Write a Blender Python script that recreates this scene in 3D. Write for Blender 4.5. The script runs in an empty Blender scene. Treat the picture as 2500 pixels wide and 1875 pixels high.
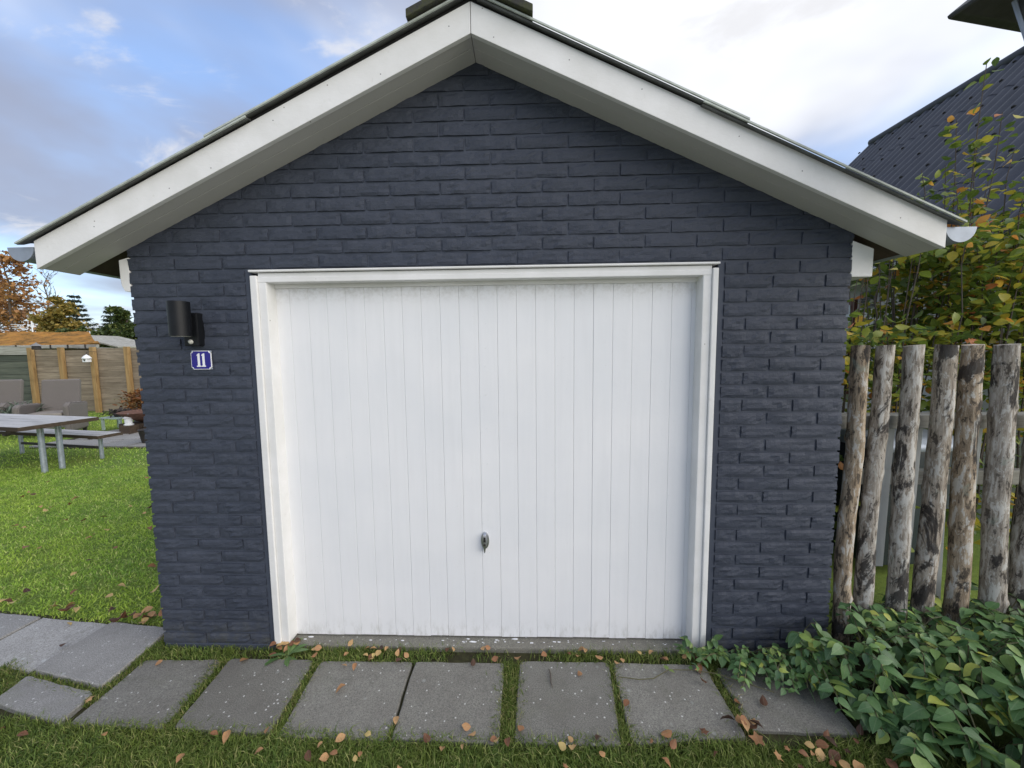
import bpy, bmesh, math, random
import numpy as np
from mathutils import Vector, Matrix
R = math.radians
SC = bpy.context.scene
COL = SC.collection
rnd = random.Random(7)
NP = np.random.RandomState(11)

# ------------------------------------------------------------------ camera
cam = bpy.data.cameras.new('camera'); camo = bpy.data.objects.new('camera', cam); COL.objects.link(camo)
cam.sensor_width = 36.0; cam.lens = 36.0 * 930.0 / 2500.0; cam.clip_start = 0.05; cam.clip_end = 4000
def cam_axes(p, y, r):
    f = Vector((-math.sin(y) * math.cos(p), math.cos(y) * math.cos(p), -math.sin(p)))
    x = Vector((math.cos(y), math.sin(y), 0)); u = x.cross(f)
    return math.cos(r) * x + math.sin(r) * u, -math.sin(r) * x + math.cos(r) * u, f
ax, au, af = cam_axes(R(5.0), R(1.85), R(-0.61))
mw = Matrix((ax, au, -af)).transposed().to_4x4(); mw.translation = Vector((0, -1.906, 1.597))
camo.matrix_world = mw
SC.camera = camo

# ------------------------------------------------------------------ light and sky
SUN_EL, SUN_AZ = 30.0, 124.0          # azimuth clockwise from +Y (towards +X)
W = bpy.data.worlds.new('World'); SC.world = W; W.use_nodes = True
wn, wl = W.node_tree.nodes, W.node_tree.links
wn.clear()
def wnode(t, **k):
    n = wn.new(t)
    for a, b in k.items(): setattr(n, a, b)
    return n
sky = wnode('ShaderNodeTexSky', sky_type='NISHITA', sun_disc=False)
sky.sun_elevation = R(SUN_EL); sky.sun_rotation = R(SUN_AZ); sky.air_density = 1.0; sky.dust_density = 1.2; sky.ozone_density = 1.0
tc = wnode('ShaderNodeTexCoord'); sep = wnode('ShaderNodeSeparateXYZ'); wl.new(tc.outputs['Generated'], sep.inputs[0])
def wmath(op, a, b=None, clamp=False):
    n = wnode('ShaderNodeMath', operation=op, use_clamp=clamp)
    for i, v in enumerate((a, b)):
        if v is None: continue
        if isinstance(v, (int, float)): n.inputs[i].default_value = v
        else: wl.new(v, n.inputs[i])
    return n.outputs[0]
zc = wmath('ADD', wmath('MAXIMUM', sep.outputs[2], 0.0), 0.22)
comb = wnode('ShaderNodeCombineXYZ')
wl.new(wmath('DIVIDE', sep.outputs[0], zc), comb.inputs[0]); wl.new(wmath('DIVIDE', sep.outputs[1], zc), comb.inputs[1])
def wnoise(scale, detail, rough, off, dist=0.0, stretch=(1, 1, 1)):
    m = wnode('ShaderNodeMapping'); m.inputs['Location'].default_value = off; m.inputs['Scale'].default_value = stretch
    wl.new(comb.outputs[0], m.inputs['Vector'])
    n = wnode('ShaderNodeTexNoise'); n.inputs['Scale'].default_value = scale; n.inputs['Detail'].default_value = detail
    n.inputs['Roughness'].default_value = rough; n.inputs['Distortion'].default_value = dist
    wl.new(m.outputs[0], n.inputs['Vector']); return n.outputs['Fac']
def wramp(v, a, b):
    n = wnode('ShaderNodeMapRange', interpolation_type='SMOOTHERSTEP'); wl.new(v, n.inputs['Value'])
    n.inputs['From Min'].default_value = a; n.inputs['From Max'].default_value = b; return n.outputs['Result']
def wmix(f, a, b):
    n = wnode('ShaderNodeMix', data_type='RGBA'); n.clamp_factor = True
    if isinstance(f, (int, float)): n.inputs[0].default_value = f
    else: wl.new(f, n.inputs[0])
    for i, v in ((6, a), (7, b)):
        if isinstance(v, tuple): n.inputs[i].default_value = (*v, 1)
        else: wl.new(v, n.inputs[i])
    return n.outputs[2]
soft = wramp(wnoise(0.9, 5, 0.5, (3.1, 1.7, 0), 0.3), 0.33, 0.60)
wisp = wramp(wnoise(2.6, 7, 0.55, (1.3, 5.2, 2), 0.4, (1, 1.3, 1)), 0.555, 0.70)
veil = wmix(0.42, sky.outputs[0], (1.45, 2.2, 4.1))
c1 = wmix(wmath('MULTIPLY', soft, 0.80), veil, (1.46, 1.50, 1.82))
bank = wramp(wnoise(0.55, 5, 0.5, (0.55, 2.35, 7.0), 0.2), 0.47, 0.68)
c1 = wmix(wmath('MULTIPLY', bank, 0.85), c1, (4.6, 4.65, 4.75))
c2 = wmix(wmath('MULTIPLY', wisp, 0.8), c1, (3.3, 3.3, 3.4))
bg = wnode('ShaderNodeBackground'); bg.inputs['Strength'].default_value = 0.13
wl.new(c2, bg.inputs['Color'])
wo = wnode('ShaderNodeOutputWorld'); wl.new(bg.outputs[0], wo.inputs[0])

sun = bpy.data.lights.new('sun', 'SUN'); sun.energy = 1.5; sun.angle = R(70); sun.color = (1.0, 0.94, 0.85)
suno = bpy.data.objects.new('sun', sun); COL.objects.link(suno)
sd = Vector((math.sin(R(SUN_AZ)) * math.cos(R(SUN_EL)), math.cos(R(SUN_AZ)) * math.cos(R(SUN_EL)), math.sin(R(SUN_EL))))
suno.rotation_euler = sd.to_track_quat('Z', 'Y').to_euler()
VS = SC.view_settings; VS.view_transform = 'Standard'; VS.look = 'None'; VS.gamma = 1.0; VS.use_curve_mapping = False
VS.exposure = 1.0
VS.use_white_balance = True; VS.white_balance_temperature = 6450; VS.white_balance_tint = 10

# ------------------------------------------------------------------ helpers
def tag(o, label=None, cat=None, group=None, kind=None):
    for k, v in (('label', label), ('category', cat), ('group', group), ('kind', kind)):
        if v: o[k] = v
    return o
def empty(name, loc=(0, 0, 0), rz=0, **k):
    o = bpy.data.objects.new(name, None); COL.objects.link(o); o.location = loc; o.rotation_euler = (0, 0, rz)
    o.empty_display_size = 0.1
    return tag(o, **k)
def link(name, me, mat=None, parent=None, loc=None, rot=None, scale=None):
    o = bpy.data.objects.new(name, me); COL.objects.link(o)
    if mat is not None and not me.materials: me.materials.append(mat)
    if parent is not None: o.parent = parent
    if loc is not None: o.location = loc
    if rot is not None: o.rotation_euler = rot
    if scale is not None: o.scale = scale
    return o
def trimesh(name, V, T, smooth=False, uv=None):
    V = np.asarray(V, np.float32).reshape(-1, 3); T = np.asarray(T, np.int32).reshape(-1, 3)
    me = bpy.data.meshes.new(name)
    me.vertices.add(len(V)); me.vertices.foreach_set('co', V.ravel())
    me.loops.add(T.size); me.loops.foreach_set('vertex_index', T.ravel())
    me.polygons.add(len(T)); me.polygons.foreach_set('loop_start', np.arange(0, T.size, 3, dtype=np.int32))
    me.update(calc_edges=True)
    if uv is not None:
        l = me.uv_layers.new(name='UVMap'); l.data.foreach_set('uv', np.asarray(uv, np.float32).reshape(-1, 2)[T.ravel()].ravel())
    if smooth: me.polygons.foreach_set('use_smooth', np.ones(len(T), bool))
    return me
class MB:
    def __init__(s): s.v = []; s.f = []
    def add(s, v, f):
        n = len(s.v); s.v += [tuple(p) for p in v]; s.f += [tuple(i + n for i in q) for q in f]; return s
    def box(s, c, d, rot=None):
        x, y, z = d[0] / 2, d[1] / 2, d[2] / 2
        v = [Vector((a, b, e)) for e in (-z, z) for b in (-y, y) for a in (-x, x)]
        if rot is not None: v = [rot @ p for p in v]
        v = [p + Vector(c) for p in v]
        return s.add(v, [(0, 2, 3, 1), (4, 5, 7, 6), (0, 1, 5, 4), (2, 6, 7, 3), (0, 4, 6, 2), (1, 3, 7, 5)])
    def prism(s, poly, axis, a, b):
        def P(p, t):
            return {'y': (p[0], t, p[1]), 'z': (p[0], p[1], t), 'x': (t, p[0], p[1])}[axis]
        n = len(poly)
        v = [P(p, a) for p in poly] + [P(p, b) for p in poly]
        f = [tuple(range(n)), tuple(range(2 * n - 1, n - 1, -1))] + [(i, n + i, n + (i + 1) % n, (i + 1) % n) for i in range(n)]
        return s.add(v, f)
    def tube(s, pts, rad, n=8, cap=True):
        pts = [Vector(p) for p in pts]
        if isinstance(rad, (int, float)): rad = [rad] * len(pts)
        v = []; f = []
        up = None
        for i, p in enumerate(pts):
            d = (pts[min(i + 1, len(pts) - 1)] - pts[max(i - 1, 0)])
            d = d.normalized() if d.length > 1e-9 else Vector((0, 0, 1))
            if up is None: up = Vector((1, 0, 0)) if abs(d.x) < 0.8 else Vector((0, 1, 0))
            a = (up - d * up.dot(d)).normalized(); up = a; b = d.cross(a)
            for k in range(n):
                t = 2 * math.pi * k / n
                v.append(p + (a * math.cos(t) + b * math.sin(t)) * rad[i])
        for i in range(len(pts) - 1):
            for k in range(n):
                f.append((i * n + k, i * n + (k + 1) % n, (i + 1) * n + (k + 1) % n, (i + 1) * n + k))
        if cap: f += [tuple(range(n - 1, -1, -1)), tuple(range((len(pts) - 1) * n, len(pts) * n))]
        return s.add(v, f)
    def lathe(s, prof, c=(0, 0, 0), n=24):
        v = []; f = []
        for r, z in prof:
            for k in range(n):
                t = 2 * math.pi * k / n
                v.append((c[0] + r * math.cos(t), c[1] + r * math.sin(t), c[2] + z))
        for i in range(len(prof) - 1):
            for k in range(n):
                f.append((i * n + k, i * n + (k + 1) % n, (i + 1) * n + (k + 1) % n, (i + 1) * n + k))
        f += [tuple(range(n - 1, -1, -1)), tuple(range((len(prof) - 1) * n, len(prof) * n))]
        return s.add(v, f)
    def build(s, name, mat, parent=None, smooth=False, bevel=0, loc=None, rot=None, sharp=None):
        me = bpy.data.meshes.new(name); me.from_pydata([tuple(p) for p in s.v], [], s.f)
        bm = bmesh.new(); bm.from_mesh(me)
        bmesh.ops.recalc_face_normals(bm, faces=bm.faces)
        if bevel: bmesh.ops.bevel(bm, geom=[e for e in bm.edges if e.is_manifold and e.calc_face_angle(0) > 0.5], offset=bevel, segments=2, profile=0.6, affect='EDGES', clamp_overlap=True)
        bm.to_mesh(me); bm.free()
        if smooth:
            me.polygons.foreach_set('use_smooth', np.ones(len(me.polygons), bool))
            me.set_sharp_from_angle(angle=R(sharp or 40))
        me.update()
        return link(name, me, mat, parent, loc, rot)
def copy_tree(o, parent=None):
    c = o.copy(); COL.objects.link(c); c.parent = parent
    for ch in list(o.children): copy_tree(ch, c)
    return c
def fbm(seed):
    r = np.random.RandomState(seed); K = r.normal(size=(24, 3)); K /= np.linalg.norm(K, axis=1)[:, None]
    F = 2.0 ** r.uniform(0, 4, 24); PH = r.uniform(0, 6.28, 24)
    def f(P):
        P = np.asarray(P, float); return (np.sin(P @ (K * F[:, None]).T + PH) / F ** 0.8).sum(-1) / 3.0
    return f

# ------------------------------------------------------------------ materials
class NT:
    def __init__(s, name):
        s.m = bpy.data.materials.new(name); s.m.use_nodes = True; s.t = s.m.node_tree; s.t.nodes.clear()
        s.o = s.t.nodes.new('ShaderNodeOutputMaterial'); s.b = s.t.nodes.new('ShaderNodeBsdfPrincipled')
        s.t.links.new(s.b.outputs[0], s.o.inputs[0]); s._geo = None
    def n(s, t, **k):
        q = s.t.nodes.new(t)
        for a, b in k.items(): setattr(q, a, b)
        return q
    def l(s, a, b): s.t.links.new(a, b)
    def put(s, sock, v):
        if v is None: return
        if isinstance(v, (int, float)): sock.default_value = v
        elif isinstance(v, tuple): sock.default_value = (*v, 1) if len(v) == 3 and sock.type == 'RGBA' else v
        else: s.l(v, sock)
    def pos(s, which='world'):
        if which == 'world':
            if s._geo is None: s._geo = s.n('ShaderNodeNewGeometry')
            return s._geo.outputs['Position']
        t = s.n('ShaderNodeTexCoord'); return t.outputs['Object']
    def noise(s, scale, detail=4, rough=0.55, vec=None, stretch=None, dist=0.0, off=None):
        v = vec or s.pos()
        if stretch or off:
            m = s.n('ShaderNodeMapping'); s.l(v, m.inputs['Vector'])
            if stretch: m.inputs['Scale'].default_value = stretch
            if off is not None: s.put(m.inputs['Location'], off)
            v = m.outputs[0]
        q = s.n('ShaderNodeTexNoise'); s.l(v, q.inputs['Vector']); q.inputs['Scale'].default_value = scale
        q.inputs['Detail'].default_value = detail; q.inputs['Roughness'].default_value = rough; q.inputs['Distortion'].default_value = dist
        return q.outputs['Fac']
    def voro(s, scale, vec=None, feature='F1', out='Distance', rnd=1.0):
        q = s.n('ShaderNodeTexVoronoi', feature=feature); s.l(vec or s.pos(), q.inputs['Vector']); q.inputs['Scale'].default_value = scale
        q.inputs['Randomness'].default_value = rnd
        return q.outputs[out]
    def ramp(s, v, a, b, c=0.0, d=1.0):
        q = s.n('ShaderNodeMapRange'); s.l(v, q.inputs['Value'])
        for nme, x in (('From Min', a), ('From Max', b), ('To Min', c), ('To Max', d)): q.inputs[nme].default_value = x
        return q.outputs['Result']
    def math(s, op, a, b=None, clamp=False):
        q = s.n('ShaderNodeMath', operation=op, use_clamp=clamp); s.put(q.inputs[0], a); s.put(q.inputs[1], b); return q.outputs[0]
    def mix(s, f, a, b, mode='MIX'):
        q = s.n('ShaderNodeMix', data_type='RGBA', blend_type=mode); s.put(q.inputs[0], f); s.put(q.inputs[6], a); s.put(q.inputs[7], b); return q.outputs[2]
    def cramp(s, v, stops):
        q = s.n('ShaderNodeValToRGB'); s.l(v, q.inputs[0]); e = q.color_ramp.elements
        while len(e) < len(stops): e.new(0.5)
        for el, (p, c) in zip(e, stops): el.position = p; el.color = (*c, 1)
        return q.outputs[0]
    def rand(s, island=True):
        a = s.n('ShaderNodeObjectInfo').outputs['Random']
        if not island: return a
        if s._geo is None: s._geo = s.n('ShaderNodeNewGeometry')
        return s.math('FRACT', s.math('ADD', a, s._geo.outputs['Random Per Island']))
    def bump(s, h, strength, dist=0.01, prev=None):
        q = s.n('ShaderNodeBump'); q.inputs['Strength'].default_value = strength; q.inputs['Distance'].default_value = dist
        s.l(h, q.inputs['Height'])
        if prev is not None: s.l(prev, q.inputs['Normal'])
        return q.outputs[0]
    def done(s, col, rough=0.6, normal=None, metal=0.0, spec=0.5, trans=None):
        s.put(s.b.inputs['Base Color'], col); s.put(s.b.inputs['Roughness'], rough); s.put(s.b.inputs['Metallic'], metal)
        s.b.inputs['Specular IOR Level'].default_value = spec
        if normal is not None: s.l(normal, s.b.inputs['Normal'])
        if trans:
            tr = s.n('ShaderNodeBsdfTranslucent'); s.put(tr.inputs[0], col)
            mx = s.n('ShaderNodeMixShader'); mx.inputs[0].default_value = trans
            s.l(s.b.outputs[0], mx.inputs[1]); s.l(tr.outputs[0], mx.inputs[2]); s.l(mx.outputs[0], s.o.inputs[0])
        return s.m
def mul(c, k): return tuple(x * k for x in c)
def plain(name, c, rough=0.6, var=0.2, scale=9, bump=0.15, bscale=60, metal=0.0, spec=0.5, stretch=None, which='world', dist=0.004):
    t = NT(name); n = t.noise(scale, 5, 0.6, t.pos(which), stretch)
    col = t.mix(t.ramp(n, 0.3, 0.7), mul(c, 1 - var), mul(c, 1 + var))
    nb = t.bump(t.noise(bscale, 4, 0.6, t.pos(which), stretch), bump, dist) if bump else None
    return t.done(col, rough, nb, metal, spec)

MT = {}
# dark blue-grey masonry paint
t = NT('dark_masonry_paint')
fine = t.noise(260, 5, 0.7); mid = t.noise(85, 6, 0.7, stretch=(0.75, 1, 1.1), dist=0.2); big = t.noise(3.0, 4, 0.55)
ob = t.rand(False)
c = t.mix(t.ramp(big, 0.3, 0.7), (0.036, 0.044, 0.064), (0.047, 0.056, 0.079))
c = t.mix(t.ramp(ob, 0, 1, 0, 0.35), c, (0.060, 0.068, 0.090))
c = t.mix(t.ramp(fine, 0.62, 0.78, 0, 0.5), c, (0.10, 0.115, 0.145))
sz_ = t.n('ShaderNodeSeparateXYZ'); t.l(t.pos(), sz_.inputs[0])
splash = t.math('MULTIPLY', t.ramp(sz_.outputs[2], 0.22, 0.0), t.ramp(t.noise(16, 5, 0.7), 0.4, 0.7), True)
c = t.mix(t.math('MULTIPLY', splash, 0.75), c, (0.085, 0.085, 0.07))
c = t.mix(t.ramp(t.noise(7, 6, 0.7), 0.6, 0.8, 0, 0.35), c, (0.095, 0.105, 0.125))
nb = t.bump(mid, 0.7, 0.0055); nb = t.bump(fine, 0.4, 0.0015, nb)
MT['brick'] = t.done(c, 0.62, nb, 0, 0.35)
t = NT('dark_mortar_paint')
c = t.mix(t.ramp(t.noise(4, 4), 0.3, 0.7), (0.046, 0.055, 0.078), (0.058, 0.069, 0.094))
MT['mortar'] = t.done(c, 0.65, t.bump(t.noise(120, 4, 0.6), 0.4, 0.003), 0, 0.35)
# white paint on the door
t = NT('white_door_paint')
strk = t.noise(30, 4, 0.6, stretch=(1, 1, 0.06)); blot = t.noise(2.2, 4, 0.5); spk = t.voro(26)
c = t.mix(t.ramp(blot, 0.3, 0.7), (0.74, 0.755, 0.775), (0.80, 0.805, 0.815))
c = t.mix(t.ramp(strk, 0.45, 0.8, 0, 0.25), c, (0.66, 0.67, 0.68))
sepz = t.n('ShaderNodeSeparateXYZ'); t.l(t.pos(), sepz.inputs[0])
grime = t.math('MULTIPLY', t.ramp(sepz.outputs[2], 1.84, 1.94), t.ramp(t.noise(38, 5, 0.7), 0.42, 0.72), True)
c = t.mix(t.math('MULTIPLY', grime, 0.55), c, (0.33, 0.31, 0.26))
foot = t.math('MULTIPLY', t.ramp(sepz.outputs[2], 0.13, 0.02), t.ramp(t.noise(30, 5, 0.7, stretch=(1, 1, 0.35)), 0.48, 0.75), True)
c = t.mix(t.math('MULTIPLY', foot, 0.8), c, (0.38, 0.38, 0.34))
c = t.mix(t.ramp(spk, 0.035, 0.02, 0, 0.6), c, (0.30, 0.27, 0.22))
nb = t.bump(strk, 0.15, 0.002); nb = t.bump(t.noise(55, 3), 0.15, 0.002, nb); nb = t.bump(t.noise(5, 3), 0.35, 0.008, nb)
MT['door'] = t.done(c, 0.42, nb, 0, 0.4)
# painted trim
t = NT('white_trim_paint')
blot = t.noise(5, 5, 0.6); spk = t.voro(11); fine = t.noise(70, 4, 0.65, stretch=(0.5, 1, 1))
c = t.mix(t.ramp(blot, 0.3, 0.72), (0.68, 0.68, 0.66), (0.79, 0.79, 0.785))
c = t.mix(t.ramp(t.noise(24, 6, 0.7), 0.62, 0.8, 0, 0.5), c, (0.52, 0.51, 0.46))
c = t.mix(t.ramp(spk, 0.045, 0.03, 0, 0.75), c, (0.22, 0.19, 0.16))
MT['trim'] = t.done(c, 0.5, t.bump(fine, 0.3, 0.003), 0, 0.4)
t = NT('shade_toned_soffit_paint')  # toned darker than the trim: shade under the roof edge put into the colour
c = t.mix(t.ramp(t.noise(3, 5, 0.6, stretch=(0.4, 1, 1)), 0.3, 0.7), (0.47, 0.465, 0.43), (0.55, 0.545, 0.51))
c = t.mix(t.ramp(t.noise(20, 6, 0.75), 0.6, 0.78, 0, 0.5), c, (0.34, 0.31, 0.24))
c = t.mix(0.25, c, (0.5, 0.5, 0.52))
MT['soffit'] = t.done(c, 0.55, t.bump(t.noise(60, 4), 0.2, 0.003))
# concrete slabs with pale chips
def mul2(t, c, k):
    return t.mix(1.0, c, (k, k, k), 'MULTIPLY')
def slab_mat(name, k, warm):
    t = NT(name)
    v = t.n('ShaderNodeTexVoronoi'); t.l(t.pos(), v.inputs['Vector']); v.inputs['Scale'].default_value = 62
    big = t.noise(5, 5, 0.6); fine = t.noise(210, 4, 0.7); stain = t.noise(13, 5, 0.65, dist=0.4)
    c0 = t.mix(t.ramp(big, 0.3, 0.72), mul((0.150, 0.148 - 0.004 * warm, 0.142 - 0.012 * warm), k), mul((0.205, 0.203, 0.196 - 0.012 * warm), k))
    c0 = t.mix(t.ramp(fine, 0.35, 0.66, 0, 1), mul((0.085, 0.083, 0.077), k), mul2(t, c0, 1.12))
    c0 = t.mix(t.ramp(stain, 0.56, 0.74, 0, 0.55), c0, mul((0.085, 0.083, 0.072), k))
    c0 = t.mix(t.ramp(t.voro(9), 0.10, 0.05, 0, 0.35), c0, mul((0.30, 0.32, 0.31), k))
    tone = t.ramp(t.rand(False), 0, 1, 0.80, 1.16)
    cc = t.n('ShaderNodeCombineXYZ'); [t.l(tone, cc.inputs[q]) for q in range(3)]
    c0 = t.mix(1.0, c0, cc.outputs[0], 'MULTIPLY')
    c0 = t.mix(t.ramp(t.noise(2.4, 5, 0.7, dist=0.8), 0.55, 0.75, 0, 0.35), c0, mul((0.10, 0.105, 0.075), k))
    sel = t.math('MULTIPLY', t.ramp(v.outputs['Distance'], 0.30, 0.18), t.ramp(v.outputs['Color'], 0.78, 0.80), True)
    c0 = t.mix(t.math('MULTIPLY', sel, 0.8), c0, (0.60, 0.60, 0.58))
    nb = t.bump(fine, 0.35, 0.002); nb = t.bump(t.noise(60, 4), 0.25, 0.003, nb)
    return t.done(c0, 0.85, nb, 0, 0.3)
MT['slab'] = slab_mat('concrete_slab', 1.24, 1.5)
MT['slab_pale'] = slab_mat('pale_concrete_slab', 2.1, 0.0)
MT['sill'] = slab_mat('threshold_concrete', 1.25, 2.5)
t = NT('garden_soil')
c = t.mix(t.ramp(t.noise(26, 6, 0.7), 0.3, 0.7), (0.030, 0.026, 0.016), (0.060, 0.062, 0.026))
MT['soil'] = t.done(c, 0.95, t.bump(t.noise(50, 5), 0.6, 0.01), 0, 0.2)
t = NT('lawn_ground')
c = t.mix(t.ramp(t.noise(1.2, 4, 0.6), 0.32, 0.7), (0.134, 0.219, 0.045), (0.258, 0.323, 0.056))
c = t.mix(t.ramp(t.noise(34, 6, 0.7), 0.35, 0.7, 0, 0.7), c, (0.094, 0.143, 0.034))
MT['lawn'] = t.done(c, 0.9, t.bump(t.noise(60, 6, 0.7), 0.7, 0.02), 0, 0.2)
t = NT('green_grass_blades')
rr = t.rand(); pz = t.noise(0.9, 4, 0.6); pq = t.noise(4.5, 5, 0.65)
c = t.cramp(rr, [(0.0, (0.182, 0.338, 0.051)), (0.45, (0.343, 0.570, 0.092)), (0.8, (0.543, 0.760, 0.147)), (0.97, (0.900, 0.900, 0.386))])
c = t.mix(1.0, c, (0.900, 0.900, 0.900), 'MULTIPLY')
c = t.mix(t.ramp(pz, 0.35, 0.68, 0, 0.5), c, (0.644, 0.781, 0.104))
c = t.mix(t.ramp(pq, 0.48, 0.72, 0, 0.6), c, (0.104, 0.192, 0.058))
c = t.mix(t.ramp(t.noise(9, 5, 0.7), 0.62, 0.74, 0, 0.55), c, (0.366, 0.461, 0.260))
MT['grass'] = t.done(c, 0.55, None, 0, 0.3, trans=0.4)
t = NT('mossy_grass_blades')
rr = t.rand(); pz = t.noise(3.0, 3, 0.6)
c = t.cramp(rr, [(0.0, (0.054, 0.098, 0.021)), (0.4, (0.114, 0.185, 0.039)), (0.8, (0.208, 0.282, 0.064)), (0.96, (0.416, 0.416, 0.171))])
c = t.mix(t.ramp(pz, 0.35, 0.7, 0, 0.5), c, (0.177, 0.209, 0.039))
MT['moss_grass'] = t.done(c, 0.6, None, 0, 0.25, trans=0.25)
def leaf_mat(name, stops, rough=0.4, trans=0.25, spec=0.5, bump=0.3):
    t = NT(name); c = t.cramp(t.rand(), stops)
    n = t.noise(70, 4, 0.65)
    c = t.mix(t.ramp(n, 0.35, 0.75, 0, 0.4), c, t.mix(0.55, c, (0.02, 0.02, 0.01)))
    uv = t.n('ShaderNodeUVMap'); su = t.n('ShaderNodeSeparateXYZ'); t.l(uv.outputs[0], su.inputs[0])
    au_ = t.math('ABSOLUTE', su.outputs[0]); rib = t.ramp(au_, 0.022, 0.008)
    ph = t.math('FRACT', t.math('SUBTRACT', t.math('MULTIPLY', su.outputs[1], 7.0), t.math('MULTIPLY', au_, 9.0)))
    vein = t.ramp(t.math('ABSOLUTE', t.math('SUBTRACT', ph, 0.5)), 0.10, 0.0, 0, 0.45)
    vv = t.math('MAXIMUM', rib, vein)
    c = t.mix(t.math('MULTIPLY', vv, 0.40), c, t.mix(0.4, c, (0.45, 0.50, 0.30)))
    nb = t.bump(n, bump, 0.003); nb = t.bump(vv, -0.25, 0.002, nb)
    return t.done(c, rough, nb, 0, spec, trans=trans)
MT['vinca'] = leaf_mat('periwinkle_leaf', [(0, (0.065, 0.145, 0.055)), (0.4, (0.115, 0.235, 0.085)), (0.75, (0.19, 0.335, 0.105)), (0.94, (0.31, 0.44, 0.11)), (1.0, (0.60, 0.62, 0.12))], 0.42, 0.25)
MT['beech'] = leaf_mat('beech_leaf', [(0, (0.078, 0.138, 0.029)), (0.45, (0.180, 0.264, 0.041)), (0.72, (0.336, 0.372, 0.048)), (0.88, (0.576, 0.480, 0.054)), (0.96, (0.696, 0.360, 0.060)), (1.0, (0.600, 0.192, 0.060))], 0.42, 0.45)
MT['dead_leaf'] = leaf_mat('fallen_leaf', [(0, (0.060, 0.032, 0.024)), (0.25, (0.20, 0.085, 0.045)), (0.5, (0.36, 0.18, 0.085)), (0.8, (0.52, 0.32, 0.15)), (1.0, (0.58, 0.44, 0.17))], 0.6, 0.12, 0.3, 0.5)
MT['weed'] = leaf_mat('weed_leaf', [(0, (0.063, 0.140, 0.049)), (0.6, (0.119, 0.224, 0.063)), (1, (0.210, 0.294, 0.070))], 0.45, 0.25)
MT['stem'] = plain('green_brown_stem', (0.10, 0.095, 0.045), 0.7)
MT['twig'] = plain('grey_twig', (0.085, 0.068, 0.055), 0.8)
# weathered picket logs
t = NT('weathered_log')
pv = t.pos('object'); ov = t.n('ShaderNodeObjectInfo')
sh = t.math('MULTIPLY', ov.outputs['Random'], 37.0)
cx = t.n('ShaderNodeCombineXYZ'); t.l(sh, cx.inputs[0]); t.l(sh, cx.inputs[2]); of = cx.outputs[0]
grain = t.noise(60, 6, 0.7, pv, (1, 1, 0.10), 0.3, of); flake = t.noise(30, 7, 0.72, pv, (1, 1, 0.30), 0.4, of)
patch = t.noise(8, 6, 0.68, pv, (1, 1, 0.45), 0.5, of); knot = t.voro(7, None)
bare = t.cramp(grain, [(0.30, (0.10, 0.085, 0.07)), (0.48, (0.30, 0.265, 0.22)), (0.66, (0.50, 0.47, 0.42))])
bare = t.mix(t.ramp(ov.outputs['Random'], 0.35, 0.95, 0.0, 0.7), bare, t.mix(1.0, bare, (1.0, 0.82, 0.60), 'MULTIPLY'))
c = t.mix(t.ramp(flake, 0.53, 0.575, 0, 0.75), bare, (0.58, 0.57, 0.53))
c = t.mix(t.ramp(flake, 0.455, 0.42, 0, 0.85), c, (0.055, 0.046, 0.038))
c = t.mix(t.ramp(patch, 0.555, 0.60, 0, 0.9), c, (0.030, 0.027, 0.026))
c = t.mix(t.ramp(t.noise(12, 5, 0.65, pv, (1, 1, 0.6), 0.3, of), 0.62, 0.70, 0, 0.5), c, (0.30, 0.35, 0.29))
nb = t.bump(flake, 0.7, 0.008); nb = t.bump(grain, 0.5, 0.004, nb)
MT['log'] = t.done(c, 0.85, nb, 0, 0.25)
def wood(name, a, b, d=(0.03, 0.025, 0.02), stretch=(0.08, 1, 1), rough=0.8, sc=22, objrand=0.5):
    t = NT(name); pv = t.pos('object'); ov = t.n('ShaderNodeObjectInfo'); cx = t.n('ShaderNodeCombineXYZ')
    t.l(t.math('MULTIPLY', ov.outputs['Random'], 51.0), cx.inputs[1])
    g = t.noise(sc, 6, 0.65, pv, stretch, 0.4, cx.outputs[0]); p = t.noise(3, 4, 0.6, pv, (0.5, 1, 1), 0.2, cx.outputs[0])
    c = t.mix(t.ramp(g, 0.3, 0.72), a, b); c = t.mix(t.ramp(p, 0.52, 0.75, 0, 0.5), c, mul(a, 0.5)); c = t.mix(t.ramp(g, 0.36, 0.28, 0, 0.7), c, d)
    c = t.mix(t.ramp(ov.outputs['Random'], 0, 1, 0, objrand), c, mul(a, 0.62))
    return t.done(c, rough, t.bump(g, 0.4, 0.006), 0, 0.25)
MT['fence'] = wood('weathered_fence_board', (0.20, 0.160, 0.115), (0.40, 0.33, 0.25))
MT['fence_green'] = wood('grey_green_board', (0.072, 0.085, 0.070), (0.15, 0.16, 0.125))
MT['post'] = wood('yellow_brown_post', (0.25, 0.155, 0.065), (0.46, 0.31, 0.14), stretch=(1, 1, 0.08), objrand=0.2)
MT['plank'] = wood('grey_table_plank', (0.36, 0.36, 0.36), (0.56, 0.56, 0.55), objrand=0.2)
MT['brown_plank'] = wood('dark_brown_wood', (0.055, 0.040, 0.030), (0.105, 0.078, 0.056))
MT['rail_wood'] = wood('pale_weathered_rail', (0.22, 0.21, 0.175), (0.50, 0.50, 0.46), objrand=0.1)
MT['white_board'] = wood('flaking_white_board', (0.55, 0.58, 0.57), (0.72, 0.74, 0.73), d=(0.2, 0.2, 0.18), stretch=(1, 1, 0.1), objrand=0.2)
MT['zinc'] = plain('zinc_gutter', (0.30, 0.34, 0.40), 0.48, 0.15, 12, 0.05, 40, 0.35)
MT['steel'] = plain('galvanised_steel', (0.36, 0.40, 0.46), 0.45, 0.2, 30, 0.1, 70, 0.5)
MT['sheet'] = plain('roof_sheet', (0.085, 0.09, 0.085), 0.7, 0.35, 14, 0.5, 80)
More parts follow.
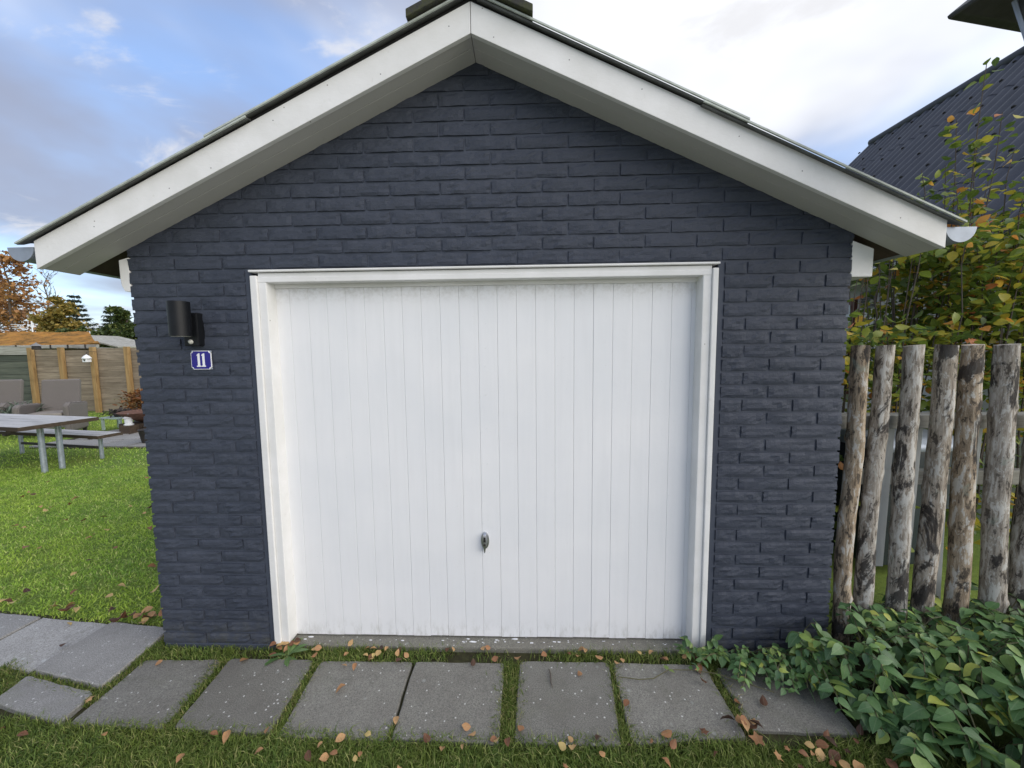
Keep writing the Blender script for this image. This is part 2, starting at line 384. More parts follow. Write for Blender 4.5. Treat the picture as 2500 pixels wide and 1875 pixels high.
MT['sheet_edge'] = plain('pale_sheet_edge', (0.42, 0.46, 0.42), 0.6, 0.2, 20, 0.3, 60)
t = NT('mossy_ridge_tile')
c = t.mix(t.ramp(t.noise(16, 6, 0.7), 0.4, 0.68), (0.050, 0.050, 0.046), (0.075, 0.085, 0.030))
MT['ridge'] = t.done(c, 0.9, t.bump(t.noise(60, 5, 0.7), 0.6, 0.008), 0, 0.2)
MT['black'] = plain('black_lamp_metal', (0.006, 0.007, 0.009), 0.45, 0.2, 20, 0.05, 80, 0.0, 0.3)
MT['glass'] = plain('frosted_glass', (0.55, 0.55, 0.5), 0.2, 0.05)
MT['chrome'] = plain('chrome', (0.60, 0.62, 0.66), 0.3, 0.1, 30, 0.03, 90, 1.0)
MT['darkgap'] = plain('dark_gap', (0.012, 0.012, 0.012), 0.9)
MT['enamel'] = plain('blue_enamel', (0.018, 0.012, 0.22), 0.18, 0.08, 12, 0.03, 60)
MT['enamel_white'] = plain('white_enamel', (0.80, 0.81, 0.83), 0.2, 0.03, 20, 0)
MT['render'] = plain('white_render', (0.72, 0.71, 0.68), 0.8, 0.08, 4, 0.3, 50)
t = NT('dark_corrugated_roof')
c = t.mix(t.ramp(t.noise(1.4, 5, 0.65), 0.3, 0.7), (0.040, 0.044, 0.056), (0.070, 0.075, 0.092))
c = t.mix(t.ramp(t.noise(22, 6, 0.7), 0.62, 0.78, 0, 0.6), c, (0.13, 0.135, 0.14))
MT['dark_roof'] = t.done(c, 0.6, t.bump(t.noise(70, 4), 0.3, 0.005), 0, 0.4)
MT['redwood'] = plain('red_brown_frame', (0.12, 0.035, 0.025), 0.5)
MT['pane'] = plain('window_pane', (0.45, 0.50, 0.55), 0.08, 0.05, 3, 0)
MT['vent'] = plain('grey_vent', (0.20, 0.20, 0.20), 0.5)
MT['lantern'] = plain('dark_patina_metal', (0.032, 0.034, 0.030), 0.5, 0.35, 18, 0.2, 50, 0.2)
MT['bin'] = plain('dark_blue_grey_plastic', (0.030, 0.040, 0.052), 0.45, 0.12, 10, 0.08, 90)
MT['rubber'] = plain('black_rubber', (0.015, 0.015, 0.015), 0.8)
t = NT('grey_wicker')
pv = t.pos('object'); w1 = t.n('ShaderNodeTexWave', wave_type='BANDS', bands_direction='Z'); t.l(pv, w1.inputs['Vector']); w1.inputs['Scale'].default_value = 26; w1.inputs['Distortion'].default_value = 1.5
w2 = t.n('ShaderNodeTexWave', wave_type='BANDS', bands_direction='X'); t.l(pv, w2.inputs['Vector']); w2.inputs['Scale'].default_value = 20
hh = t.math('ADD', w1.outputs['Fac'], t.math('MULTIPLY', w2.outputs['Fac'], 0.5))
c = t.mix(t.ramp(hh, 0.3, 1.2), (0.085, 0.076, 0.072), (0.27, 0.245, 0.225))
MT['wicker'] = t.done(c, 0.7, t.bump(hh, 0.6, 0.01), 0, 0.3)
MT['cushion'] = plain('grey_beige_cushion', (0.24, 0.215, 0.19), 0.9)
MT['blue_pot'] = plain('blue_glazed_pot', (0.12, 0.25, 0.36), 0.3)
MT['mint'] = plain('pale_green_paint', (0.42, 0.52, 0.48), 0.5)
MT['rust'] = plain('rusty_iron', (0.115, 0.055, 0.035), 0.85, 0.4, 20, 0.4)
MT['dark_iron'] = plain('dark_iron', (0.035, 0.030, 0.028), 0.7)
MT['white_metal'] = plain('white_painted_metal', (0.78, 0.80, 0.82), 0.45, 0.06)
MT['greyplant'] = leaf_mat('grey_green_leaf', [(0, (0.07, 0.10, 0.08)), (1, (0.17, 0.22, 0.17))], 0.6)
MT['darkplant'] = leaf_mat('dark_heather', [(0, (0.012, 0.010, 0.012)), (1, (0.05, 0.03, 0.03))], 0.7)
MT['rustplant'] = leaf_mat('rust_orange_leaf', [(0, (0.15, 0.05, 0.02)), (1, (0.33, 0.14, 0.04))], 0.6)
t = NT('orange_moss_roof')
c = t.cramp(t.noise(2.2, 6, 0.7, stretch=(1, 1.6, 1)), [(0.30, (0.06, 0.045, 0.02)), (0.45, (0.26, 0.14, 0.04)), (0.6, (0.42, 0.20, 0.05)), (0.75, (0.30, 0.24, 0.06))])
MT['moss_roof'] = t.done(c, 0.95, t.bump(t.noise(10, 6, 0.7), 0.9, 0.05), 0, 0.15)
MT['bark'] = plain('tree_bark', (0.085, 0.066, 0.052), 0.9, 0.3, 8, 0.5, 30)
MT['autumn'] = leaf_mat('autumn_tree_leaf', [(0, (0.189, 0.081, 0.031)), (0.5, (0.405, 0.189, 0.063)), (1, (0.594, 0.324, 0.112))], 0.6, 0.35)
MT['golden'] = leaf_mat('golden_green_leaf', [(0, (0.143, 0.143, 0.033)), (0.5, (0.325, 0.247, 0.052)), (1, (0.494, 0.338, 0.078))], 0.6, 0.35)
MT['spruce'] = leaf_mat('spruce_needle', [(0, (0.014, 0.026, 0.018)), (1, (0.045, 0.065, 0.040))], 0.6, 0.15)
MT['green'] = leaf_mat('green_leaf', [(0, (0.035, 0.065, 0.016)), (0.7, (0.085, 0.125, 0.030)), (1, (0.17, 0.19, 0.04))], 0.5, 0.3)
MT['gravel'] = plain('pale_bounce_gravel', (0.34, 0.32, 0.29), 0.9, 0.3, 60, 0.6, 90)
t = NT('joint_grass_blades'); c = t.cramp(t.rand(), [(0.0, (0.065, 0.104, 0.021)), (0.45, (0.130, 0.189, 0.039)), (0.8, (0.221, 0.273, 0.065)), (0.96, (0.390, 0.338, 0.156))])
MT['joint_grass'] = t.done(c, 0.6, None, 0, 0.25, trans=0.3)
# ------------------------------------------------------------------ leaf / blade tools
def leaf_tpl(w=0.28, fold=0.25, curl=0.25, n=4, tip=1.3, wave=0.0, seed=0):
    r = np.random.RandomState(seed); V = [(0, 0, 0)]; T = []
    for i in range(1, n):
        y = i / n; ww = w * math.sin(math.pi * y ** (1 / tip)) ** (0.8 if y < 0.5 else 0.95)
        zc = -curl * y * y; e = [r.uniform(-wave, wave), r.uniform(-wave, wave)]
        V += [(-ww, y, zc + fold * ww + e[0]), (0, y, zc), (ww, y, zc + fold * ww + e[1])]
    V.append((0, 1, -curl + r.uniform(-wave, wave)))
    T += [(0, 2, 1), (0, 3, 2)]
    for i in range(n - 2):
        a = 1 + 3 * i; b = a + 3
        T += [(a, a + 1, b + 1), (a, b + 1, b), (a + 1, a + 2, b + 2), (a + 1, b + 2, b + 1)]
    a = 1 + 3 * (n - 2); k = len(V) - 1
    T += [(a, a + 1, k), (a + 1, a + 2, k)]
    return np.array(V, float), np.array(T, int)
def maple_tpl(seed=0):
    r = np.random.RandomState(seed); n = 10; V = [(0, 0.45, 0.0)]
    for i in range(n):
        a = -math.pi / 2 + 2 * math.pi * i / n; rad = (0.52 if i % 2 == 0 else 0.30) * r.uniform(0.85, 1.1)
        V.append((math.cos(a) * rad * 0.95, 0.45 + math.sin(a) * rad, r.uniform(0, 0.22)))
    T = [(0, 1 + i, 1 + (i + 1) % n) for i in range(n)]
    return np.array(V), np.array(T)
def frames(h, p, roll):
    """rotation matrices: leaf y axis towards heading h (radians) with pitch p, rolled."""
    h = np.asarray(h, float); p = np.asarray(p, float); roll = np.asarray(roll, float)
    y = np.stack([np.cos(h) * np.cos(p), np.sin(h) * np.cos(p), np.sin(p)], -1)
    x0 = np.stack([np.sin(h), -np.cos(h), np.zeros_like(h)], -1); z0 = np.cross(x0, y)
    c, s = np.cos(roll)[:, None], np.sin(roll)[:, None]
    x = c * x0 + s * z0; z = -s * x0 + c * z0
    return np.stack([x, y, z], -1)
def scatter(name, tpls, P, F, S, mat, parent=None, smooth=True):
    VV = []; TT = []; UU = []; off = 0; P = np.asarray(P); S = np.asarray(S); idx = np.arange(len(P)) % len(tpls)
    for k, (V, T) in enumerate(tpls):
        m = idx == k; n = m.sum()
        if not n: continue
        Q = np.einsum('nij,vj->nvi', F[m], V) * S[m][:, None, None] + P[m][:, None, :]
        VV.append(Q.reshape(-1, 3)); UU.append(np.tile(V[:, :2], (n, 1))); TT.append((T[None] + (np.arange(n) * len(V))[:, None, None]).reshape(-1, 3) + off); off += n * len(V)
    me = trimesh(name, np.concatenate(VV), np.concatenate(TT), smooth, np.concatenate(UU))
    return link(name, me, mat, parent)
def tpl_mesh(name, tpl, mat):
    me = trimesh(name, tpl[0], tpl[1], True, tpl[0][:, :2]); me.materials.append(mat); return me
def place(name, me, p, f, s, parent=None):
    o = bpy.data.objects.new(name, me); COL.objects.link(o)
    m = Matrix([[float(f[i][j]) * float(s) for j in range(3)] for i in range(3)]).to_4x4(); m.translation = Vector([float(q) for q in p])
    if parent is not None: o.parent = parent
    o.matrix_basis = m
    return o
def blades(name, P, h, w, mat, lean=0.5, parent=None, seed=0):
    r = np.random.RandomState(seed); n = len(P); a = r.uniform(0, 6.283, n); b = r.uniform(0, 6.283, n)
    H = h * r.uniform(0.45, 1.15, n); Wd = w * r.uniform(0.7, 1.3, n); L = lean * r.uniform(0.1, 1.3, n) * H
    d = np.stack([np.cos(a), np.sin(a), np.zeros(n)], -1); e = np.stack([np.cos(b), np.sin(b), np.zeros(n)], -1) * Wd[:, None] / 2
    z = np.array([0, 0, 1.0])
    m = P + d * (L * 0.35)[:, None] + z * (H * 0.6)[:, None]; t = P + d * L[:, None] + z * (H * np.sqrt(np.maximum(0.2, 1 - (L / H) ** 2 * 0.5)))[:, None]
    V = np.stack([P - e, P + e, m - e * 0.8, m + e * 0.8, t], 1).reshape(-1, 3)
    T = np.array([(0, 1, 3), (0, 3, 2), (2, 3, 4)])[None] + (np.arange(n) * 5)[:, None, None]
    return link(name, trimesh(name, V, T.reshape(-1, 3)), mat, parent)

# ------------------------------------------------------------------ ground
m = MB(); m.add([(-900, -300, 0), (900, -300, 0), (900, 900, 0), (-900, 900, 0)], [(0, 1, 2, 3)])
ground = m.build('ground', MT['lawn'], loc=(0, 0, -0.022)); tag(ground, 'green lawn ground around the garage', kind='structure')
m = MB(); m.add([(-2.52, -0.5, 0), (1.9, -0.5, 0), (1.9, 0.02, 0), (-1.99, 0.02, 0), (-2.0, 0.15, 0), (-4.0, 0.34, 0), (-4.0, -0.03, 0), (-2.52, -0.24, 0)], [(0, 1, 2, 3, 7), (3, 4, 5, 6, 7)])
bed = m.build('path', MT['soil'], loc=(0, 0, -0.016)); tag(bed, 'concrete slab path running across in front of the garage door', kind='structure')
m = MB(); m.add([(-7, -14, 0), (6, -14, 0), (6, -1.33, 0), (-7, -1.33, 0)], [(0, 1, 2, 3)])  # unseen surface added behind the camera to bounce light onto the facade
dv = m.build('bounce_ground', MT['gravel'], loc=(0, 0, -0.012)); tag(dv, 'unseen pale gravel added behind the camera to bounce light', kind='structure')
slabs = [  # top-left, top-right, bottom-right, bottom-left, z, pale
    ((-2.00, -0.10), (-1.585, -0.09), (-1.56, -0.46), (-1.995, -0.445), 0.004, 0), ((-1.548, -0.09), (-1.103, -0.09), (-1.08, -0.475), (-1.515, -0.46), 0.006, 0),
    ((-1.07, -0.09), (-0.585, -0.085), (-0.575, -0.485), (-1.045, -0.48), 0.004, 0), ((-0.573, -0.09), (-0.115, -0.09), (-0.11, -0.495), (-0.562, -0.485), 0.007, 0),
    ((-0.035, -0.075), (0.42, -0.07), (0.385, -0.49), (-0.055, -0.485), 0.005, 0), ((0.437, -0.07), (0.90, -0.08), (0.905, -0.44), (0.425, -0.48), 0.003, 0),
    ((0.945, -0.09), (1.40, -0.09), (1.38, -0.42), (0.94, -0.41), 0.0, 0),
    ((-3.46, 0.255), (-2.965, 0.205), (-2.985, -0.10), (-3.46, -0.06), 0.012, 1), ((-2.955, 0.203), (-2.475, 0.153), (-2.51, -0.19), (-2.975, -0.105), 0.010, 1),
    ((-2.465, 0.152), (-2.06, 0.112), (-2.035, -0.275), (-2.50, -0.19), 0.012, 1), ((-2.49, -0.215), (-2.045, -0.30), (-2.025, -0.455), (-2.47, -0.36), 0.004, 1),
    ((-3.96, 0.31), (-3.47, 0.257), (-3.47, -0.055), (-3.97, -0.02), 0.010, 1)]
for i, (a, b, c, d, z, pale) in enumerate(slabs):
    q4 = [Vector((*p, 0)) for p in (d, c, b, a)]; out = []
    for e in range(4):
        p0, p1 = q4[e], q4[(e + 1) % 4]; dr = (p1 - p0).normalized(); nr = Vector((dr.y, -dr.x, 0))
        ctr = (q4[0] + q4[1] + q4[2] + q4[3]) / 4; out.append(p0 + (ctr - p0).normalized() * rnd.uniform(0.003, 0.012))
        for tq in (0.06, 0.15, 0.25, 0.38, 0.5, 0.62, 0.75, 0.85, 0.94):
            out.append(p0.lerp(p1, tq) + nr * rnd.uniform(-0.0035, 0.0015))
    ce = sum(out, Vector()) / len(out); nO = len(out); mb = MB(); ins = [p + (ce - p).normalized() * 0.005 for p in out]
    vv = [(p.x, p.y, -0.045) for p in out] + [(p.x, p.y, -0.005) for p in out] + [(p.x, p.y, 0.0) for p in ins] + [(ce.x, ce.y, 0.0)]
    ff = [(r_ * nO + q, r_ * nO + (q + 1) % nO, (r_ + 1) * nO + (q + 1) % nO, (r_ + 1) * nO + q) for r_ in (0, 1) for q in range(nO)] + [(2 * nO + q, 2 * nO + (q + 1) % nO, 3 * nO) for q in range(nO)]
    o = mb.add(vv, ff).build('slab', MT['slab_pale' if pale else 'slab'], bed, loc=(0, 0, z + 0.016)); o.rotation_euler = (rnd.uniform(-0.004, 0.004), rnd.uniform(-0.003, 0.003), 0)
# grass in the joints, along the wall and in front
def uni(n, x0, x1, y0, y1): return np.stack([NP.uniform(x0, x1, n), NP.uniform(y0, y1, n), np.full(n, -0.02)], -1)
def poly_in(P, quad, grow=0.0):
    q = np.array(quad); c = q.mean(0); q = c + (q - c) * (1 + grow); ins = np.ones(len(P), bool)
    for i in range(4):
        a, b = q[i], q[(i + 1) % 4]; ins &= ((b[0] - a[0]) * (P[:, 1] - a[1]) - (b[1] - a[1]) * (P[:, 0] - a[0])) <= 0
    return ins
def off_slabs(P, grow=-0.02):
    k = np.ones(len(P), bool)
    for s in slabs: k &= ~poly_in(P, s[:4], grow)
    return P[k]
nz = fbm(5); nz2 = fbm(9)
P = uni(80000, -3.2, 2.2, -0.78, -0.36); edge = -0.437 + 0.024 * nz(P * 5) - 0.02 * (P[:, 0] > 0.9)
P = P[(P[:, 1] < edge + NP.normal(0, 0.012, len(P)))]; P = off_slabs(P, -0.13)
Q = uni(26000, -3.6, 2.6, -1.35, -0.76); L_ = uni(9000, -4.0, -2.48, -0.46, 0.1); L_ = L_[L_[:, 1] < -0.27 - 0.14 * (L_[:, 0] + 2.48)]
P = np.concatenate([P, Q, off_slabs(L_, -0.02)])
front = blades('front_grass', P, 0.048, 0.0034, MT['moss_grass'], 1.1, seed=1); tag(front, 'short mossy grass strip in front of the slabs', 'grass', kind='stuff')
P = uni(16000, -2.06, 1.3, -0.115, 0.012); P = P[NP.uniform(0, 1, len(P)) < 0.55 + 0.45 * nz2(P * 4)]; P = P[(P[:, 1] < -0.008) | ((P[:, 0] > -1.33) & (P[:, 0] < 0.9))]; P = off_slabs(P, -0.04)
wallg = blades('wall_grass', P, 0.05, 0.0034, MT['moss_grass'], 1.0, seed=2); tag(wallg, 'tufted grass growing along the foot of the garage front', 'grass', kind='stuff')
P = []
for (x0, y0, x1, y1, wd, n) in ((-1.58, -0.09, -1.53, -0.46, 0.05, 1300), (-1.09, -0.09, -1.06, -0.47, 0.035, 900), (-0.075, -0.08, -0.085, -0.49, 0.075, 2300), (0.43, -0.08, 0.405, -0.48, 0.035, 800), (0.92, -0.09, 0.93, -0.42, 0.04, 700),
                                (-2.03, 0.10, -2.02, -0.36, 0.04, 900), (-2.50, -0.21, -2.04, -0.30, 0.05, 1000), (-0.568, -0.42, -0.566, -0.49, 0.02, 120), (-2.30, 0.12, -2.05, 0.09, 0.05, 400), (-2.7, -0.18, -2.48, -0.30, 0.12, 1300)):
    s = NP.uniform(0, 1, n); P.append(np.stack([x0 + (x1 - x0) * s + NP.normal(0, wd / 2.3, n) * (abs(y1 - y0) > abs(x1 - x0) or 0.2), y0 + (y1 - y0) * s + NP.normal(0, wd / 3, n) * (abs(x1 - x0) > abs(y1 - y0) or 0.2), np.full(n, -0.015)], -1))
P = np.concatenate(P)
joint = blades('joint_grass', P, 0.038, 0.003, MT['joint_grass'], 1.2, seed=3); tag(joint, 'grass tufts growing in the joints between the slabs', 'grass', kind='stuff')
# lawn on the left
P1 = uni(120000, -9.5, -1.9, 0.12, 3.2); P1 = P1[(P1[:, 0] > -2.2 - 1.32 * (P1[:, 1] + 1.9) * 0.98) & ((P1[:, 0] < -2.0))]; P1 = off_slabs(P1, 0.0); P1 = P1[P1[:, 1] > 0.13 + 0.10 * (-P1[:, 0] - 2.0) + 0.02 * nz(P1 * 4)]
lawn1 = blades('lawn_grass', P1, 0.030, 0.0062, MT['grass'], 1.7, seed=4); tag(lawn1, 'bright green lawn grass left of the garage', 'grass', kind='stuff')
P2 = uni(60000, -18, -2.0, 3.2, 8.3); P2 = P2[(P2[:, 0] > -1.42 * (P2[:, 1] + 1.9) - 1.0)]; P2 = P2[~((P2[:, 0] > -8.9 + 0.25 * nz(P2)) & (P2[:, 1] > 4.45) & (P2[:, 1] < 6.1))]
lawn2 = blades('far_lawn_grass', P2, 0.036, 0.010, MT['grass'], 1.6, seed=5); tag(lawn2, 'green grass around the picnic bench and by the board fence', 'grass', kind='stuff')

# ------------------------------------------------------------------ garage
XL, XR, XA = -1.988, 1.558, -0.215
K0, CH = 2.021, 0.0667
TA = 0.4634                                     # roof slope (24.9 deg)
SA = math.atan(TA)
def soff(x): return 2.941 - TA * abs(x - XA)
G = empty('garage', (XA, 0, 0)); tag(G, 'dark blue-grey brick garage with a white door and low gabled roof', 'garage')
G.location = (0, 0, 0)
mb = MB(); Y0, Y1 = 0.0018, 0.115
mb.prism([(XL + 0.006, -0.12), (-1.366, -0.12), (-1.366, K0), (XL + 0.006, K0)], 'y', Y0, Y1)
mb.prism([(0.938, -0.12), (XR - 0.006, -0.12), (XR - 0.006, K0), (0.938, K0)], 'y', Y0, Y1)
mb.prism([(XL + 0.006, K0 - 0.004), (XR - 0.006, K0 - 0.004), (XR - 0.006, soff(XR) + 0.05), (XA, 2.941 + 0.05), (XL + 0.006, soff(XL) + 0.05)], 'y', Y0 + 0.0005, Y1)
mb.box((XL + 0.06, 2.6, 1.0), (0.107, 4.97, 2.24)); mb.box((XR - 0.06, 2.6, 1.0), (0.107, 4.97, 2.24))
mb.prism([(XL + 0.006, -0.12), (XR - 0.006, -0.12), (XR - 0.006, soff(XR) + 0.05), (XA, 2.99), (XL + 0.006, soff(XL) + 0.05)], 'y', 5.0, 5.11)
mb.build('wall', MT['mortar'], G)
# split-face bricks
def brick_mesh(L, seed, half):
    r = np.random.RandomState(seed); nx, nzv = (6 if half else 11), 5; Hh = CH - 0.0115
    f = fbm(seed + 100); V = []; F = []
    for j in range(nzv):
        for i in range(nx):
            x = L * i / (nx - 1); z = Hh * j / (nzv - 1)
            ed = i in (0, nx - 1) or j in (0, nzv - 1)
            y = -0.0066 + 0.0026 * float(f(np.array([x * 34, seed, z * 60]))) + r.normal(0, 0.0009)
            if ed: y += 0.0030 + r.uniform(-0.001, 0.001)
            if ed and j == 0: z += r.uniform(-0.0008, 0.0012)
            if ed and j == nzv - 1: z += r.uniform(-0.0016, 0.0004)
            if i == 0: x += r.uniform(0, 0.002)
            if i == nx - 1: x -= r.uniform(0, 0.002)
            V.append((x, y, z))
    for j in range(nzv - 1):
        for i in range(nx - 1):
            a = j * nx + i; F.append((a, a + 1, a + nx + 1, a + nx))
    ring = [i for i in range(nx)] + [nx - 1 + nx * j for j in range(1, nzv)] + [(nzv - 1) * nx + i for i in range(nx - 2, -1, -1)] + [nx * j for j in range(nzv - 2, 0, -1)]
    n0 = len(V); V += [(V[k][0], 0.03, V[k][2]) for k in ring]
    for q in range(len(ring)):
        q2 = (q + 1) % len(ring); F.append((ring[q], n0 + q, n0 + q2, ring[q2]))
    me = bpy.data.meshes.new('brick'); me.from_pydata(V, [], F); me.materials.append(MT['brick']); me.update()
    return me
BL, BH = 0.2335, 0.1105
FULL = [brick_mesh(BL, s, False) for s in range(14)]; HALF = [brick_mesh(BH, 50 + s, True) for s in range(8)]
NB = 0
def put_brick(x0, x1, k, clip=None):
    global NB
    x0 -= 0.0022; x1 += 0.0022
    L = x1 - x0; half = L < 0.17
    me = rnd.choice(HALF if half else FULL)
    z = K0 - CH * k + 0.0005
    fl = rnd.random() < 0.5
    if clip is None:
        o = link('brick', me, None, G, (x0, rnd.uniform(-0.0012, 0.0012), z)); o.scale = (L / (BH if half else BL), 1, 1)
        o.rotation_euler = (rnd.uniform(-0.02, 0.02), rnd.uniform(-0.004, 0.004), 0)
    else:
        bm = bmesh.new(); bm.from_mesh(me)
        for v in bm.verts: v.co.x = v.co.x * L / (BH if half else BL) + x0; v.co.z += z
        sgn = 1 if x0 + L / 2 > XA else -1
        bmesh.ops.bisect_plane(bm, geom=bm.verts[:] + bm.edges[:] + bm.faces[:], plane_co=(XA, 0, 2.941 + 0.03), plane_no=Vector((sgn * TA, 0, 1)).normalized(), clear_outer=True)
        if abs(x0 + L / 2 - XA) < L: bmesh.ops.bisect_plane(bm, geom=bm.verts[:] + bm.edges[:] + bm.faces[:], plane_co=(XA, 0, 2.941 + 0.03), plane_no=Vector((-sgn * TA, 0, 1)).normalized(), clear_outer=True)
        if len(bm.faces) < 3: bm.free(); return
        m2 = bpy.data.meshes.new('brick'); bm.to_mesh(m2); bm.free(); m2.materials.append(MT['brick']); link('brick', m2, None, G)
    NB += 1
J = 0.012
for k in range(1, 31):
    odd = (k - 1) % 2 == 1
    xs = XL; w = BL if odd else BH                      # left pillar
    while xs < -1.43:
        e = min(xs + w, -1.397)
        if e - xs > 0.03: put_brick(xs, e, k)
        xs += w + J; w = BL
    xe = XR; w = BH if odd else BL                      # right pillar
    while xe > 1.0:
        s0 = max(xe - w, 0.972)
        if xe - s0 > 0.03: put_brick(s0, xe, k)
        xe -= w + J; w = BL
for k in range(0, -14, -1):
    odd = (k - 1) % 2 == 1; zb, zt = K0 - CH * k, K0 - CH * (k - 1)
    xs = XL; w = BL if odd else BH
    while xs < XR - 0.03:
        e = min(xs + w, XR)
        near = min(abs(xs - XA), abs(e - XA)) if (xs - XA) * (e - XA) > 0 else 0
        if zb < 2.941 - TA * near - 0.004:
            far = max(abs(xs - XA), abs(e - XA))
            put_brick(xs, e, k, None if zt < 2.941 - TA * far + 0.02 else True)
        xs += w + J; w = BL
# smooth mortar strips beside the door frame
for x0, x1 in ((-1.394, -1.3645), (0.9365, 0.969)):
    MB().box(((x0 + x1) / 2, 0.012, 0.985), (x1 - x0, 0.024, 2.06)).build('mortar_strip', MT['mortar'], G, bevel=0.003)
MB().box(((XL + -1.366) / 2, 0.004, -0.04), (0.61, 0.024, 0.118)).build('plinth', MT['mortar'], G, bevel=0.004)
MB().box(((XR + 0.94) / 2, 0.004, -0.04), (0.605, 0.024, 0.118)).build('plinth', MT['mortar'], G, bevel=0.004)
# threshold
mb = MB(); mb.prism([(-1.35, -0.1), (0.93, -0.1), (0.93, 0.012), (-1.35, 0.012)], 'y', 0.0, 0.16)
sill = mb.build('threshold', MT['sill'], G, bevel=0.008)
mb = MB()
for i in range(34):
    x = NP.uniform(-0.35, 0.45) if i < 18 else NP.uniform(-1.25, 0.8); y = 0.052 + abs(NP.normal(0, 0.012)); s = NP.uniform(0.002, 0.008) * (2.2 if rnd.random() < 0.15 else 1)
    n = 6; mb.prism([(x + s * 1.6 * math.cos(6.283 * q / n) * rnd.uniform(0.6, 1.2), y - 0.018 + s * 0.55 * math.sin(6.283 * q / n) * rnd.uniform(0.6, 1.2)) for q in range(n)], 'z', 0.0125, 0.0145)
o = mb.build('paint_flake', MT['enamel_white'], sill); o['kind'] = 'stuff'
# door frame
FR = MB().box((-1.3075, 0.05, 1.0), (0.041, 0.108, 1.955)).build('door_frame', MT['trim'], G, bevel=0.004)
MB().box((0.8875, 0.05, 1.0), (0.041, 0.108, 1.955)).build('jamb', MT['trim'], FR, bevel=0.004)
MB().box((-1.345, 0.018, 1.005), (0.034, 0.066, 1.955)).build('casing', MT['trim'], FR, bevel=0.004)
MB().box((0.9215, 0.018, 1.005), (0.027, 0.066, 1.955)).build('casing', MT['trim'], FR, bevel=0.004)
MB().box((-0.21, 0.048, 1.9625), (2.235, 0.108, 0.025)).build('head', MT['trim'], FR, bevel=0.003)
MB().box((-0.21, 0.03, 1.984), (2.235, 0.066, 0.024)).build('head_casing', MT['trim'], FR, bevel=0.003)
MB().box((-0.213, 0.018, 2.0045), (2.305, 0.075, 0.011)).build('drip_lip', MT['trim'], FR, bevel=0.004)
MB().box((-0.21, 0.078, 1.941), (2.17, 0.036, 0.022)).build('stop_bead', MT['trim'], FR, bevel=0.003)
# door of vertical boards
DX0, DX1 = -1.2965, 0.8775
D = MB().box(((DX0 + DX1) / 2, 0.105, 0.985), (DX1 - DX0, 0.03, 1.90)).build('door', MT['door'], G)
edges = [DX0, DX0 + 0.079] + [DX0 + 0.079 + 0.0983 * i for i in range(1, 22)] + [DX1]
for i in range(len(edges) - 1):
    a, b = edges[i] + 0.0003, min(edges[i + 1], DX1) - 0.0003
    if b - a < 0.01: continue
    z0 = 0.021 + rnd.uniform(-0.002, 0.002)
    MB().box(((a + b) / 2, 0.0795 + rnd.uniform(-0.0008, 0.0008), (z0 + 1.934) / 2), (b - a, 0.019, 1.934 - z0)).build('board', MT['door'], D, bevel=0.0020)
mb = MB()
for zz in (1.62, 1.52, 1.36, 1.18, 1.0, 0.78, 0.66, 0.50, 0.3):
    for xx in (-0.226, -0.2):
        mb.lathe([(0.0035, 0), (0.003, 0.0012), (0.001, 0.002)], (0, 0, 0), 8); 
        for q in range(len(mb.v) - 24, len(mb.v)):
            v = mb.v[q]; mb.v[q] = (v[0] + xx + 0.002 * math.sin(zz * 40), 0.0702 - v[2], v[1] + zz + 0.01 * math.sin(xx * 99 + zz * 7))
o = mb.build('bolt_head', MT['door'], D); o['kind'] = 'stuff'
# handle
hc = (-0.218, 0.0695, 0.578)
H = MB()
ov = [(hc[0] + 0.0225 * math.cos(a), hc[2] + 0.047 * math.sin(a)) for a in [6.283 * i / 28 for i in range(28)]]
H.prism(ov, 'y', 0.062, 0.0705)
HO = H.build('handle', MT['chrome'], D, bevel=0.003, smooth=True)
MB().prism([(hc[0] - 0.0075, hc[2] + 0.038), (hc[0] + 0.0075, hc[2] + 0.038), (hc[0] + 0.010, hc[2] + 0.004), (hc[0] + 0.0085, hc[2] - 0.02), (hc[0] + 0.002, hc[2] - 0.058), (hc[0] - 0.002, hc[2] - 0.058), (hc[0] - 0.0085, hc[2] - 0.02), (hc[0] - 0.010, hc[2] + 0.004)], 'y', 0.036, 0.062).build('grip', MT['chrome'], HO, bevel=0.003, smooth=True)
MB().prism([(hc[0] - 0.0055, hc[2] + 0.03), (hc[0] + 0.0055, hc[2] + 0.03), (hc[0] + 0.0065, hc[2] + 0.003), (hc[0] - 0.0065, hc[2] + 0.003)], 'y', 0.0352, 0.037).build('slot', MT['darkgap'], HO)
MB().lathe([(0.0065, 0), (0.0065, 0.003), (0.004, 0.0035)], n=16).build('lock', MT['dark_iron'], HO, loc=(hc[0], 0.036, hc[2] - 0.012), rot=(R(90), 0, 0))
